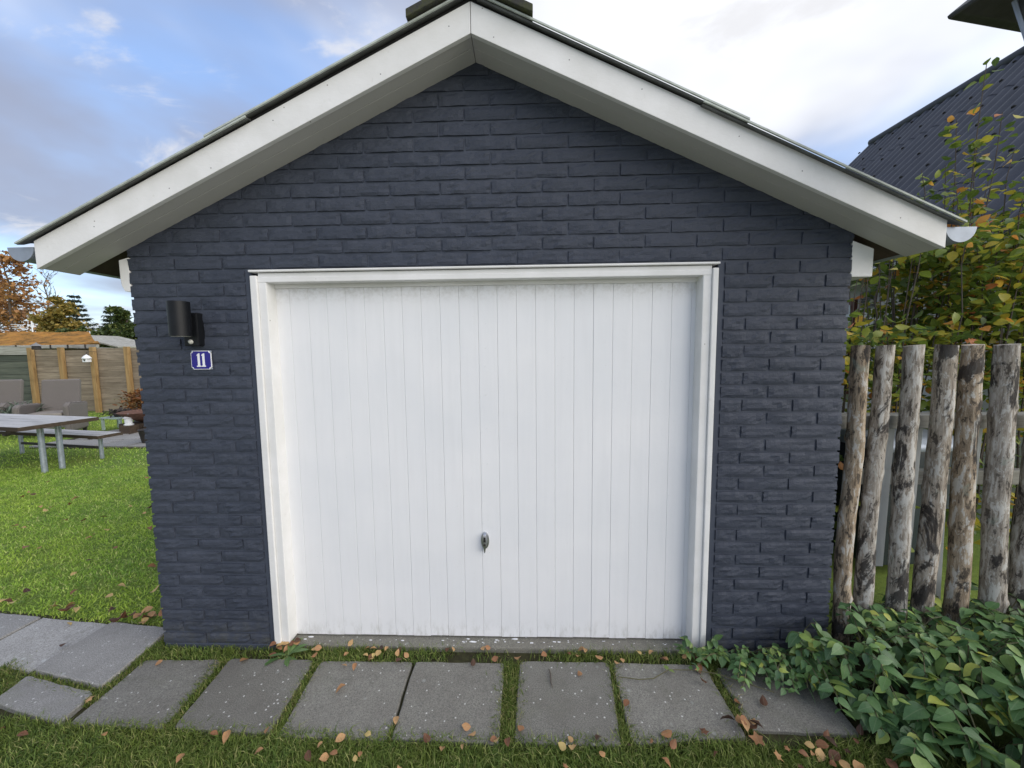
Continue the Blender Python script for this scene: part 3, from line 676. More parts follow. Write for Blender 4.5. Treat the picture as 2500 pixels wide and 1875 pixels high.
# roof trim
YB = -0.176
for s, xe in ((-1, -2.247), (1, 1.803)):
    zt, zb = 3.063, 2.938; dx = abs(xe - XA); zet = zt - TA * dx - (0.0 if s < 0 else -0.012); zeb = zb - TA * dx + (0.0 if s < 0 else 0.012)
    pts = [(XA + s * 0.0012, zt), (xe, zet), (xe, zeb), (XA + s * 0.0012, zb)]
    MB().prism(pts, 'y', YB, YB + 0.022).build('bargeboard', MT['trim'], G, bevel=0.002)
    for nq in range(6):
        xn = XA + (xe - XA) * (0.06 + 0.165 * nq + rnd.uniform(-0.05, 0.05)); zn = (zt + zb) / 2 - TA * abs(xn - XA) + rnd.uniform(-0.04, 0.04)
        MB().lathe([(0.0030, 0), (0.0026, 0.0008), (0.0008, 0.001)], n=8).build('nail', MT['vent'], G, loc=(xn, YB + 0.0004, zn), rot=(R(90), 0, 0))
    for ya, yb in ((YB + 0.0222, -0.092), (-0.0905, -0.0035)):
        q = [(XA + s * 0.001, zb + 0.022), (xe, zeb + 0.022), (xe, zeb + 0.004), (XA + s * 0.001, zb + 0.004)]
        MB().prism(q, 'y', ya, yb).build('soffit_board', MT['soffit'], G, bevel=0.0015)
    # eave boarding along the side, wall plate and rafters
    xw = XL if s < 0 else XR
    q = [(xw - s * 0.05, soff(xw - s * 0.05) + 0.02), (xe, soff(xe) + 0.03), (xe, soff(xe) + 0.045), (xw - s * 0.05, soff(xw - s * 0.05) + 0.035)]
    MB().prism(q, 'y', -0.003, 5.1).build('eave_board', MT['brown_plank'], G)
    pw = 0.052 if s < 0 else 0.102
    q = [(xw + s * 0.001, 1.915 if s < 0 else 1.955), (xw + s * (pw - 0.018), 1.918 if s < 0 else 1.955), (xw + s * (pw - 0.004), 1.945), (xw + s * pw, 1.975), (xw + s * pw, 2.072), (xw + s * 0.001, 2.085)] if s < 0 else [(xw + 0.001, 1.93), (xw + pw, 1.93), (xw + pw, 2.06), (xw + 0.001, 2.10)]
    MB().prism(q, 'y', -0.002, 4.9 if s > 0 else 0.06).build('wall_plate', MT['trim'], G, bevel=0.004)
    for yy in (0.35, 1.25, 2.15, 3.05, 3.95):
        q2 = [(xw + s * 0.001, soff(xw) - 0.055), (xe - s * 0.03, soff(xe) - 0.02), (xe - s * 0.03, soff(xe) + 0.03), (xw + s * 0.001, soff(xw) + 0.02)]
        MB().prism(q2, 'y', yy, yy + 0.05).build('rafter', MT['brown_plank'], G)
# roof sheets (corrugated down the slope)
def sheet(s, x0, x1, lift, yb0=-0.197, yb1=5.2, amp=0.013, pitch=0.146):
    ny = 220; V = []; F = []
    for a in (0, 1):
        xx = (x0, x1)[a]
        for i in range(ny + 1):
            y = yb0 + (yb1 - yb0) * i / ny
            z = 3.063 + 0.003 + amp - TA * abs(xx - XA) + lift - amp * math.cos(2 * math.pi * (y - yb0) / pitch)
            V.append((xx, y, z))
    for i in range(ny): F.append((i, i + 1, ny + 2 + i, ny + 1 + i))
    me = bpy.data.meshes.new('roof_sheet'); me.from_pydata(V, [], F); me.materials.append(MT['sheet']); me.update()
    o = link('roof_sheet', me, None, G); md = o.modifiers.new('thick', 'SOLIDIFY'); md.thickness = 0.007; md.offset = 1
    mv = MB(); q = [(x0, 3.063 + 0.005 - TA * abs(x0 - XA) + lift), (x1, 3.063 + 0.005 - TA * abs(x1 - XA) + lift), (x1, 3.063 + 0.0125 - TA * abs(x1 - XA) + lift), (x0, 3.063 + 0.0125 - TA * abs(x0 - XA) + lift)]
    mv.prism(q, 'y', -0.206, -0.1985).build('verge_strip', MT['sheet_edge'], o)
for s, xe, xst in ((-1, -2.30, -1.385), (1, 1.852, 0.945)):
    sheet(s, XA + s * 0.03, xst, 0.011); sheet(s, xst - s * 0.19, xe, 0.0)
for s, xe, xst in ((-1, -2.247, -1.385), (1, 1.803, 0.945)):
    q = [(XA, 3.06), (xe, 3.06 - TA * abs(xe - XA)), (xe, 3.073 - TA * abs(xe - XA)), (xst, 3.073 - TA * abs(xst - XA)), (xst, 3.083 - TA * abs(xst - XA)), (XA, 3.083)]
    MB().prism(q, 'y', -0.168, -0.150).build('verge_fillet', MT['darkgap'], G)
for i in range(11):
    y0 = -0.225 + i * 0.47; mb = MB(); lf = 0.004 * (i % 2)
    for s in (-1, 1):
        q = [(XA, 3.063 + 0.062 + lf), (XA + s * 0.262, 3.063 + 0.062 - TA * 0.262 + lf), (XA + s * 0.262, 3.063 + 0.03 - TA * 0.262 + lf), (XA, 3.063 + 0.03 + lf)]
        mb.prism(q, 'y', y0, y0 + 0.49)
    mb.build('ridge_cap', MT['ridge'], G, bevel=0.003)
# gutters
for s, xc, zc_ in ((-1, -2.318, 2.096), (1, 1.866, 2.102)):
    rg = 0.0615; n = 14; V = []; F = []
    for y in (-0.168, 5.15):
        for i in range(n + 1):
            a = math.pi + math.pi * i / n; V.append((xc + rg * math.cos(a), y, zc_ + rg * math.sin(a)))
    for i in range(n): F.append((i, i + 1, n + 2 + i, n + 1 + i))
    me = bpy.data.meshes.new('gutter'); me.from_pydata(V, [], F); me.materials.append(MT['zinc']); me.update()
    o = link('gutter', me, None, G); md = o.modifiers.new('thick', 'SOLIDIFY'); md.thickness = 0.002
    ht = 0.0 if s < 0 else -0.012
    pl = [(xc + (rg + 0.002) * math.cos(math.pi + math.pi * i / 20), zc_ + (rg + 0.002) * math.sin(math.pi + math.pi * i / 20)) for i in range(21)]
    MB().prism(pl, 'y', -0.173, -0.169).build('end_cap', MT['zinc'], o)

# ------------------------------------------------------------------ house number and wall lamp
S = empty('house_number_sign', (-1.643, -0.008, 1.566)); tag(S, 'blue enamel house number plate with white number 11 on the brick wall', 'sign')
def notch(w, h, r, n=5):
    pts = []
    for cx, cy, a0 in ((w, h, 180), (-w, h, 270), (-w, -h, 0), (w, -h, 90)):
        seq = [(cx + r * math.cos(R(a0 + 90 * i / n)), cy + r * math.sin(R(a0 + 90 * i / n))) for i in range(n + 1)]
        pts += seq[::-1] if True else seq
    return pts
MB().prism(notch(0.0525, 0.0475, 0.010)[::-1], 'y', -0.006, -0.0015).build('plate', MT['enamel_white'], S)
MB().prism(notch(0.0497, 0.0447, 0.0105)[::-1], 'y', -0.0068, -0.0055).build('blue_field', MT['enamel'], S)
one = [(-0.011, -0.034), (0.011, -0.034), (0.011, -0.0285), (0.0068, -0.0275), (0.0068, 0.034), (0.001, 0.034), (-0.0085, 0.0265), (-0.0085, 0.0215), (-0.0050, 0.0225), (-0.0050, -0.0275), (-0.011, -0.0285)]
for dx in (-0.0125, 0.0125):
    MB().prism([(x + dx, z) for x, z in one], 'y', -0.0076, -0.0066).build('digit', MT['enamel_white'], S)
for sx, sz in ((-1, 1), (1, 1), (-1, -1), (1, -1)):
    MB().lathe([(0.0045, 0), (0.0045, 0.002), (0.002, 0.003)], n=10).build('screw', MT['steel'], S, loc=(sx * 0.0487, 0.0, sz * 0.0437), rot=(R(90), 0, 0))
Lm = empty('wall_lamp', (-1.655, 0, 1.72)); tag(Lm, 'black cylinder wall lamp with motion sensor above the house number', 'lamp')
b0 = MB(); b0.lathe([(0.040, -0.083), (0.0445, -0.083), (0.0445, 0.083), (0.041, 0.083), (0.041, 0.070), (0.001, 0.070)], (-0.006, -0.098, 0.046), 28)
cyl = b0.build('lamp_tube', MT['black'], Lm, smooth=True)
MB().lathe([(0.038, 0), (0.038, 0.002), (0.001, 0.0025)], n=24).build('lens', MT['glass'], cyl, loc=(-0.006, -0.098, 0.046 - 0.0845))
MB().box((-0.006, -0.022, -0.001), (0.074, 0.044, 0.165)).build('mounting_box', MT['black'], Lm, bevel=0.006)
MB().box((-0.006, -0.05, 0.03), (0.03, 0.03, 0.06)).build('bracket', MT['black'], Lm)
MB().lathe([(0.012, 0), (0.011, 0.006), (0.006, 0.011), (0.001, 0.012)], n=16).build('motion_sensor', MT['glass'], Lm, smooth=True, loc=(-0.006, -0.044, -0.062), rot=(R(105), 0, 0))
# ------------------------------------------------------------------ picket fence (right)
PF = empty('picket_fence', (2.1, 0.05, 0)); PF.location = (0, 0, 0)
tag(PF, 'rustic fence of rough weathered log pickets right of the garage', 'fence')
tops = [(1.672, 0.05), (1.806, 0.06), (1.937, 0.05), (2.075, 0.045), (2.212, 0.05), (2.372, 0.04), (2.545, 0.03), (2.70, 0.03)]
bots = [(1.662, 0.04), (1.768, 0.05), (1.925, 0.04), (2.07, 0.035), (2.232, 0.04), (2.392, 0.03), (2.54, 0.02), (2.71, 0.02)]
rads = [0.037, 0.037, 0.040, 0.042, 0.042, 0.045, 0.048, 0.045]
for i, ((tx, ty), (bx, by), rd) in enumerate(zip(tops, bots, rads)):
    f = fbm(200 + i); n = 26; rows = 70; V = []; F = []; kn = [(rnd.uniform(0.3, 1.5), rnd.uniform(0, 6.28), rnd.uniform(0.004, 0.011)) for _ in range(9)]
    ph = rnd.uniform(0, 6)
    for j in range(rows + 1):
        q = j / rows; z = -0.05 + (1.602 - (-0.05)) * q
        cx = bx + (tx - bx) * q + 0.012 * math.sin(ph + q * 5.2) * math.sin(math.pi * q); cy = by + (ty - by) * q + 0.008 * math.cos(ph + q * 4)
        r0 = rd * (1.04 - 0.10 * q)
        for k in range(n):
            a = 6.28318 * k / n
            d = 0.0035 * float(f(np.array([math.cos(a) * 1.5 + i * 9, math.sin(a) * 1.5, z * 7])))
            for kz, ka, kh in kn:
                da = (a - ka + math.pi) % (2 * math.pi) - math.pi; e = (da * r0 / 0.022) ** 2 + ((z - kz) / 0.02) ** 2
                if e < 6: d += kh * math.exp(-e)
            V.append((cx + (r0 + d) * math.cos(a) - tx, cy + (r0 + d) * math.sin(a) - ty, z + (0.004 * math.sin(a + ph) if j == rows else 0)))
    for j in range(rows):
        for k in range(n): F.append((j * n + k, j * n + (k + 1) % n, (j + 1) * n + (k + 1) % n, (j + 1) * n + k))
    F.append(tuple(range(rows * n, rows * n + n)))
    me = bpy.data.meshes.new('picket'); me.from_pydata(V, [], F); me.materials.append(MT['log']); me.update()
    me.polygons.foreach_set('use_smooth', np.ones(len(F), bool)); me.set_sharp_from_angle(angle=R(50))
    link('picket', me, None, PF, (tx, ty, 0))
MB().box((2.35, 0.165, 1.205), (1.55, 0.10, 0.07)).build('rail', MT['rail_wood'], PF, bevel=0.006)
MB().box((2.55, 0.28, 0.86), (1.4, 0.05, 0.08)).build('rail', MT['rail_wood'], PF, bevel=0.005)
for x, z0, z1, tilt, wd in ((2.005, 0.35, 1.17, 0.01, 0.07), (2.15, 0.2, 1.17, 0.012, 0.075), (2.315, 0.12, 1.15, -0.03, 0.08), (2.47, 0.2, 1.16, 0.015, 0.07), (2.655, 0.3, 1.16, -0.02, 0.075)):
    MB().box((0, 0, 0), (wd, 0.016, z1 - z0)).build('board', MT['white_board'], PF, bevel=0.002, loc=(x, 0.24, (z0 + z1) / 2), rot=(0, tilt, 0))

# ------------------------------------------------------------------ wheeled bin behind the fence
BN = empty('wheelie_bin', (2.62, 1.0, 0), R(4)); tag(BN, 'dark blue-grey wheeled bin with pale lid glimpsed between the pickets', 'bin')
V = []
for z, w, d in ((0.06, 0.24, 0.26), (0.90, 0.285, 0.33)):
    V += [(-w, -d, z), (w, -d, z), (w, d, z), (-w, d, z)]
MB().add(V, [(0, 3, 2, 1), (4, 5, 6, 7), (0, 1, 5, 4), (1, 2, 6, 5), (2, 3, 7, 6), (3, 0, 4, 7)]).build('body', MT['bin'], BN, bevel=0.02, smooth=True)
MB().prism([(-0.36, 0.90), (0.35, 0.90), (0.35, 0.96), (0.1, 1.01), (-0.30, 0.985), (-0.36, 0.94)], 'x', -0.30, 0.30).build('lid', MT['zinc'], BN, bevel=0.015, smooth=True)
MB().tube([(-0.24, 0.37, 0.93), (0.24, 0.37, 0.93)], 0.016, 10).build('handle', MT['bin'], BN)
for sx in (-1, 1):
    MB().lathe([(0.09, -0.02), (0.10, -0.01), (0.10, 0.01), (0.09, 0.02)], n=20).build('wheel', MT['rubber'], BN, loc=(sx * 0.26, 0.25, 0.10), rot=(0, R(90), 0))

# ------------------------------------------------------------------ neighbouring house (right)
NH = empty('neighbour_house', (7.1, 2, 0)); NH.location = (0, 0, 0)
tag(NH, 'white rendered house with a steep dark corrugated roof behind the hedge', 'house')
HY0, HY1 = 0.95, 6.45
MB().prism([(4.2, -0.1), (10.0, -0.1), (10.0, 2.55), (7.1, 5.55), (4.2, 2.62)], 'y', HY0 + 0.25, HY1 - 0.25).build('wall', MT['render'], NH)
RF = MB().prism([(3.93, 2.50), (7.1, 5.67), (7.1, 5.60), (3.97, 2.47)], 'y', HY0, HY1).build('roof', MT['brown_plank'], NH)
def corr(s, xa, za, xb, zb, lift):
    ny = 380; V = []; F = []; pn = Vector((-(zb - za) * s, 0, abs(xb - xa))).normalized()
    for a in (0, 1):
        xx, zz = ((xa, za), (xb, zb))[a]
        for i in range(ny + 1):
            y = HY0 - 0.02 + (HY1 - HY0 + 0.04) * i / ny; h = lift + 0.026 + 0.024 * math.sin(2 * math.pi * y / 0.177)
            V.append((xx - 0.7071 * h * s, y, zz + 0.7071 * h))
    for i in range(ny): F.append((i, i + 1, ny + 2 + i, ny + 1 + i))
    me = bpy.data.meshes.new('roof_sheet'); me.from_pydata(V, [], F); me.materials.append(MT['dark_roof']); me.update()
    me.polygons.foreach_set('use_smooth', np.ones(len(F), bool))
    return link('roof_sheet', me, None, RF)
cuts = [0, 0.27, 0.52, 0.77, 1.0]
for s in (1, -1):
    for a in range(4):
        q0, q1 = cuts[a], min(1, cuts[a + 1] + 0.03)
        f = lambda q: ((3.86 + (7.1 - 3.86) * q) if s > 0 else (10.34 - (10.34 - 7.1) * q), 2.43 + (5.67 - 2.43) * q)
        corr(s, *f(q0), *f(q1), 0.007 * (a % 2) + 0.004)
mb = MB()
for q in (0.06, 0.19, 0.33, 0.46, 0.58, 0.71, 0.84, 0.95):
    for i in range(24):
        y = HY1 - 0.13 - i * 0.354 + (0.177 if int(q * 100) % 2 else 0); 
        if y < HY0: continue
        x, z = 3.86 + 3.24 * q, 2.43 + 3.24 * q; h = 0.056
        mb.tube([(x - 0.707 * h, y, z + 0.707 * h), (x - 0.707 * (h + 0.022), y, z + 0.707 * (h + 0.022))], [0.024, 0.013], 7)
o = mb.build('roof_bolt', MT['darkgap'], RF); o['kind'] = 'stuff'
MB().tube([(7.1, HY0, 5.73), (7.1, HY1 + 0.02, 5.73)], 0.075, 10).build('ridge', MT['dark_roof'], RF, smooth=True)
MB().prism([(3.9, 2.40), (7.08, 5.58), (7.08, 5.70), (3.9, 2.52)], 'y', HY1 + 0.021, HY1 + 0.05).build('verge_board', MT['trim'], RF)
V = []; F = []
for y in (HY0, HY1):
    for i in range(11):
        a = math.pi + math.pi * i / 10; V.append((3.80 + 0.06 * math.cos(a), y, 2.44 + 0.06 * math.sin(a)))
for i in range(10): F.append((i, i + 1, 12 + i, 11 + i))
me = bpy.data.meshes.new('gutter'); me.from_pydata(V, [], F); me.materials.append(MT['white_metal']); link('gutter', me, None, RF).modifiers.new('t', 'SOLIDIFY').thickness = 0.003
WN = MB().box((4.185, 3.62, 1.62), (0.06, 1.06, 1.16)).build('window', MT['redwood'], NH, bevel=0.008)
for yy in (3.36, 3.88): MB().box((4.15, yy, 1.62), (0.012, 0.46, 1.02)).build('pane', MT['pane'], WN)
MB().box((4.15, 3.62, 1.02), (0.14, 1.12, 0.04)).build('sill', MT['redwood'], WN)
VT = MB().box((4.19, 2.93, 2.17), (0.03, 0.19, 0.20)).build('vent', MT['vent'], NH)
for i in range(6): MB().box((0, 0, 0), (0.02, 0.17, 0.018)).build('slat', MT['vent'], VT, loc=(4.166, 2.93, 2.10 + i * 0.028), rot=(0, R(35), 0))

# ------------------------------------------------------------------ lantern at the upper right
LN = empty('lantern_post', (1.669, -0.736, 0), R(12)); tag(LN, 'dark lantern with a wide square hood on a post, upper right corner', 'lantern')
def pyr(prof, z0): 
    mb = MB(); v = []; f = []
    for r_, z_ in prof: v += [(-r_, -r_, z0 + z_), (r_, -r_, z0 + z_), (r_, r_, z0 + z_), (-r_, r_, z0 + z_)]
    for k in range(len(prof) - 1):
        for q in range(4): f.append((k * 4 + q, k * 4 + (q + 1) % 4, k * 4 + 4 + (q + 1) % 4, k * 4 + 4 + q))
    f += [(3, 2, 1, 0), tuple(range(len(prof) * 4 - 4, len(prof) * 4))]
    return mb.add(v, f)
pyr([(0.235, 0.012), (0.252, 0.0), (0.256, 0.012), (0.18, 0.085), (0.09, 0.15), (0.04, 0.18), (0.015, 0.22)], 2.640).build('hood', MT['lantern'], LN, bevel=0.004)
pyr([(0.055, -0.42), (0.075, -0.38), (0.118, -0.20), (0.142, -0.10), (0.155, 0.012)], 2.632).build('body', MT['lantern'], LN, bevel=0.004)
for sx, sy in ((-1, 1), (1, 1), (-1, -1), (1, -1)): MB().tube([(sx * 0.156, sy * 0.156, 2.63), (sx * 0.119, sy * 0.119, 2.432)], 0.006, 6).build('edge_rib', MT['zinc'], LN)
MB().lathe([(0.075, 0), (0.07, 0.05), (0.045, 0.12), (0.04, 2.24)], n=18).build('post', MT['lantern'], LN, smooth=True)

# ------------------------------------------------------------------ beech hedge
HG = empty('beech_hedge', (3.0, 1.3, 0)); HG.location = (0, 0, 0)
tag(HG, 'beech hedge turning yellow and orange behind the picket fence', 'hedge')
BT = [leaf_tpl(0.36, 0.25, 0.25, 4, 1.05, 0.03, s) for s in range(3)] + [leaf_tpl(0.33, -0.2, -0.2, 4, 1.05, 0.03, 9)]
hr = np.random.RandomState(21); hp = []; hs = []; stems = MB()
hn = fbm(31)
def sprig(x, y, z0, z1, lean, dens, spread):
    pts = []; n = 7
    for i in range(n + 1):
        q = i / n; pts.append(Vector((x + lean[0] * q ** 1.4, y + lean[1] * q ** 1.4, z0 + (z1 - z0) * q)) + Vector((hr.normal(0, 0.008), hr.normal(0, 0.008), 0)))
    stems.tube(pts, [0.006 * (1 - 0.8 * i / n) + 0.0012 for i in range(n + 1)], 5, False)
    for _ in range(int(dens * (z1 - z0))):
        q = hr.uniform(0.0, 1.0); k = min(int(q * n), n - 1); p = pts[k].lerp(pts[k + 1], q * n - k)
        s = spread * (1.1 - 0.75 * q); hp.append((p.x + hr.normal(0, s), p.y + hr.normal(0, s), p.z + hr.normal(0, s * 0.6))); hs.append(hr.uniform(0.055, 0.085))
for i in range(62):
    x = hr.uniform(2.05, 4.0); y = hr.uniform(0.75, 1.8); top = 2.05 + 0.38 * min(1, (x - 2.05) / 1.0) + 0.16 * hr.normal()
    sprig(x, y, hr.uniform(0.05, 0.3), top, (hr.normal(0, 0.12), hr.normal(0, 0.1)), 26, 0.13)
for x, y, zt in ((2.98, 1.3, 2.75), (3.1, 1.25, 2.95), (3.18, 1.35, 2.80), (3.42, 1.25, 3.75), (3.33, 1.3, 3.0), (3.52, 1.3, 3.15), (3.6, 1.1, 2.9), (3.85, 1.2, 2.95), (4.0, 1.15, 3.15), (3.95, 1.3, 3.2), (3.75, 1.2, 2.75), (3.25, 1.1, 2.65), (2.75, 1.2, 2.45), (3.65, 1.35, 2.9), (3.48, 1.2, 3.3), (3.30, 1.2, 2.85), (3.05, 1.2, 2.7), (3.7, 1.3, 3.1), (3.9, 1.25, 2.8), (3.38, 1.28, 3.35)):
    sprig(x, y, 1.6, zt, (hr.normal(0, 0.05), hr.normal(0, 0.03)), 34, 0.085)
n = 11500
P = np.stack([hr.uniform(2.0, 4.05, n), hr.uniform(0.62, 1.75, n), hr.uniform(1.15, 2.75, n)], -1)
front = 1 - np.clip((P[:, 1] - 0.62) / 1.3, 0, 1) * 0.55
topz = 2.12 + 0.42 * np.clip((P[:, 0] - 2.45) / 0.7, 0, 1) + 0.16 * hn(P * 1.6); hole = (P[:, 0] < 2.95) & (P[:, 2] > 1.82) & (P[:, 2] < 2.22) & (hr.uniform(0, 1, n) < 0.85)
keep = (P[:, 2] < topz) & (hn(P * 3.2) > -0.22 - 0.3 * front) & ~hole & (P[:, 2] > 1.28 + 0.12 * hn(P * 2))
P = P[keep]
low = np.stack([hr.uniform(1.75, 3.6, 420), hr.uniform(0.7, 1.6, 420), hr.uniform(0.1, 1.25, 420)], -1); low = low[hn(low * 2.6) > 0.12]
P = np.concatenate([P, low, np.array(hp)]); S_ = np.concatenate([hr.uniform(0.046, 0.08, len(P) - len(hp)), np.array(hs)])
gap = (P[:, 0] < 3.0) & (P[:, 2] > 1.74) & (P[:, 2] < 2.2) & (hr.uniform(0, 1, len(P)) < 0.9); P = P[~gap]; S_ = S_[~gap]
Fr = frames(hr.uniform(0, 6.283, len(P)), hr.normal(-0.15, 0.45, len(P)), hr.normal(0, 0.5, len(P)))
camp = np.array([0, -1.906, 1.597]); dist = np.linalg.norm(P - camp, axis=1); vis = S_ / dist * (1 + 0.35 * ((P[:, 2] > 2.45) | (P[:, 1] < 0.85))) * ((P[:, 2] > 1.6) * 0.5 + 0.5)
order = np.argsort(-vis); big, rest = order[:290], order[290:]
bm_ = [tpl_mesh('leaf', q, MT['beech']) for q in BT]
for i in big: place('leaf', bm_[i % 4], P[i], Fr[i], S_[i], HG)
o = scatter('foliage', BT, P[rest], Fr[rest], S_[rest], MT['beech'], HG); o['kind'] = 'stuff'
o = stems.build('stem', MT['twig'], HG); o['kind'] = 'stuff'

# ------------------------------------------------------------------ periwinkle bed
PV = empty('periwinkle_patch', (1.9, -0.3, 0)); PV.location = (0, 0, 0)
tag(PV, 'glossy green periwinkle patch spilling over the slabs below the picket fence', 'plant')
VT_ = [leaf_tpl(0.28, 0.22, 0.22, 6, 1.45, 0.012, s) for s in range(4)] + [leaf_tpl(0.31, 0.12, 0.4, 6, 1.5, 0.02, 7)]
vr = np.random.RandomState(33); vp = []; vh = []; vpi = []; vs = []; vst = MB(); vn = fbm(77)
def bedtop(x, y):
    # height of the leaf canopy, zero outside the patch
    left = 1.20 + 0.55 * min(1.0, max(0.0, (-y - 0.1)) / 0.6) if y < -0.1 else 1.02
    a = min(1.0, max(0.0, (x - left) / 0.55)); b = min(1.0, max(0.0, (y + 1.0) / 0.35))
    h = 0.05 + 0.23 * a * (0.55 + 0.45 * b)
    if y > -0.18: h = max(h * 0.9, 0.045 + 0.2 * min(1, max(0, (x - 1.0) / 0.5)))
    return h if x > left else 0.0
N = 0
while N < 520:
    x = vr.uniform(0.95, 2.75); y = vr.uniform(-1.05, 0.12)
    if N < 50: x = vr.uniform(1.0, 1.45); y = vr.uniform(-0.10, -0.035)
    if x < 1.58 and y > -0.03: continue
    h = bedtop(x, y)
    if h <= 0 or vr.uniform() > 0.35 + 0.65 * min(1, h / 0.2): continue
    h *= 1 + 0.3 * float(vn(np.array([x * 3, y * 3, 0])))
    if 0.03 < y and x < 1.6: continue
    N += 1
    if N < 50: h = vr.uniform(0.05, 0.06 + 0.16 * (x - 0.95))
    az = vr.normal(-1.5, 0.85); ln = vr.uniform(0.12, 0.30) * (0.6 + h * 1.8); n = 6; pts = []
    for i in range(n + 1):
        q = i / n; pts.append(Vector((x + math.cos(az) * ln * q, min(y + math.sin(az) * ln * q, -0.02 if x < 1.58 else 9), max(0.01, h * (0.35 + 0.95 * math.sin(min(1.0, q * 0.95) * 2.2)) * (1 if q < 0.6 else 1 - 0.35 * (q - 0.6) / 0.4)))))
    vst.tube(pts, [0.0022] * (n + 1), 4, False)
    for i in range(1, n + 1):
        if i == 1 and vr.uniform() < 0.5: continue
        d = pts[i] - pts[i - 1]; hd = math.atan2(d.y, d.x); sz = (0.056 + 0.034 * vr.uniform()) * (1.12 if y < -0.3 else 0.85) * (0.72 if x < 1.35 else 1) * (0.75 if i == n else 1)
        for sd in (-1, 1):
            vp.append(pts[i]); vh.append(hd + sd * vr.uniform(0.6, 1.35)); vpi.append(vr.normal(-0.25, 0.35)); vs.append(sz * vr.uniform(0.6, 1.2))
P = np.array([tuple(p) for p in vp]); F_ = frames(np.array(vh), np.array(vpi), vr.normal(0, 0.35, len(vp))); S_ = np.array(vs)
tipy = (P + F_[:, :, 1] * S_[:, None])
ok = ~((tipy[:, 0] < 1.60) & (tipy[:, 1] > -0.012)); P, F_, S_ = P[ok], F_[ok], S_[ok]
P[:, 2] = np.maximum(P[:, 2], 0.012 + np.maximum(0, -F_[:, 2, 1] * S_))
dist = np.linalg.norm(P - camp, axis=1); inv = (P[:, 0] < 2.3) & (P[:, 1] > -0.72)
vis = S_ / dist * (0.4 + P[:, 2] * 3) * np.abs(np.einsum('ni,ni->n', F_[:, :, 2], (camp - P) / dist[:, None])) * (0.2 + 0.8 * inv)
order = np.argsort(-vis); big, rest = order[:295], order[295:]
vm = [tpl_mesh('leaf', q, MT['vinca']) for q in VT_]
for i in big: place('leaf', vm[i % 5], P[i], F_[i], S_[i], PV)
o = scatter('foliage', VT_, P[rest], F_[rest], S_[rest], MT['vinca'], PV); o['kind'] = 'stuff'
o = vst.build('stem', MT['stem'], PV); o['kind'] = 'stuff'
# smaller leafy weed at the right foot of the door frame
WD = empty('leafy_weed', (0.93, -0.03, 0)); tag(WD, 'small leafy green weed at the right foot of the door frame', 'plant')
ws = MB()
for i in range(13):
    a = vr.uniform(3.3, 6.1); ln = vr.uniform(0.03, 0.10); hh_ = vr.uniform(0.05, 0.135); bx_ = vr.uniform(-0.10, 0.05)
    pts = [Vector((bx_ + math.cos(a) * ln * q, -0.005 + math.sin(a) * ln * q * 0.8, hh_ * math.sin(q * 1.9))) for q in (0, .25, .5, .75, 1)]
    ws.tube(pts, 0.0016, 4, False)
    for q in (2, 3, 4):
        for sd in (-1, 1):
            f = frames([a + sd * vr.uniform(0.5, 1.4)], [vr.normal(-0.1, 0.35)], [vr.normal(0, 0.3)])[0]
            place('leaf', vm[i % 5] if False else tpl_mesh_weed if False else WEEDM[i % 3] if 'WEEDM' in globals() else globals().setdefault('WEEDM', [tpl_mesh('leaf', leaf_tpl(0.33, 0.15, 0.3, 5, 1.4, 0.02, 40 + k), MT['weed']) for k in range(3)])[i % 3], pts[q], f, vr.uniform(0.032, 0.052), WD)
ws.build('stem', MT['stem'], WD)
# rosette weed left of the door
RZ = empty('rosette_weed', (-1.262, -0.062, -0.004)); tag(RZ, 'grey-green rosette weed growing at the left foot of the door', 'plant')
rm = [tpl_mesh('leaf', leaf_tpl(0.14, 0.3, 0.35, 6, 0.6, 0.02, 60 + k), MT['weed']) for k in range(3)]
for i in range(11):
    f = frames([i * 0.571 + vr.normal(0, 0.12)], [vr.uniform(0.1, 0.75)], [vr.normal(0, 0.2)])[0]; place('leaf', rm[i % 3], (0, 0, 0.004), f, vr.uniform(0.075, 0.12), RZ)
# creeping runner across the slab
CR = empty('creeping_runner', (0.45, -0.17, 0)); tag(CR, 'thin trailing stem with small leaves creeping over the slab', 'plant')
pts = [(0.0, 0.0, 0.012), (0.09, -0.02, 0.018), (0.16, -0.015, 0.02), (0.25, 0.035, 0.022), (0.36, 0.04, 0.018), (0.47, 0.02, 0.02), (0.58, -0.03, 0.02), (0.68, -0.09, 0.03)]
MB().tube(pts, 0.0022, 5).build('stem', MT['stem'], CR)
for q, a in ((3, 2.2), (3, -0.6), (4, 1.2), (5, -1.0), (6, 0.6)):
    f = frames([a], [0.3], [0.2])[0]; place('leaf', rm[0] if False else WEEDM[q % 3], pts[q], f, 0.03, CR)
tw = MB().tube([(0.0, 0.0, 0.012), (0.006, -0.03, 0.014), (0.004, -0.075, 0.012), (0.010, -0.105, 0.012)], [0.002, 0.003, 0.0028, 0.0015], 6).build('twig', MT['twig'], loc=(0.112, -0.13, 0)); tag(tw, 'short dark twig lying on the middle slab', 'twig')

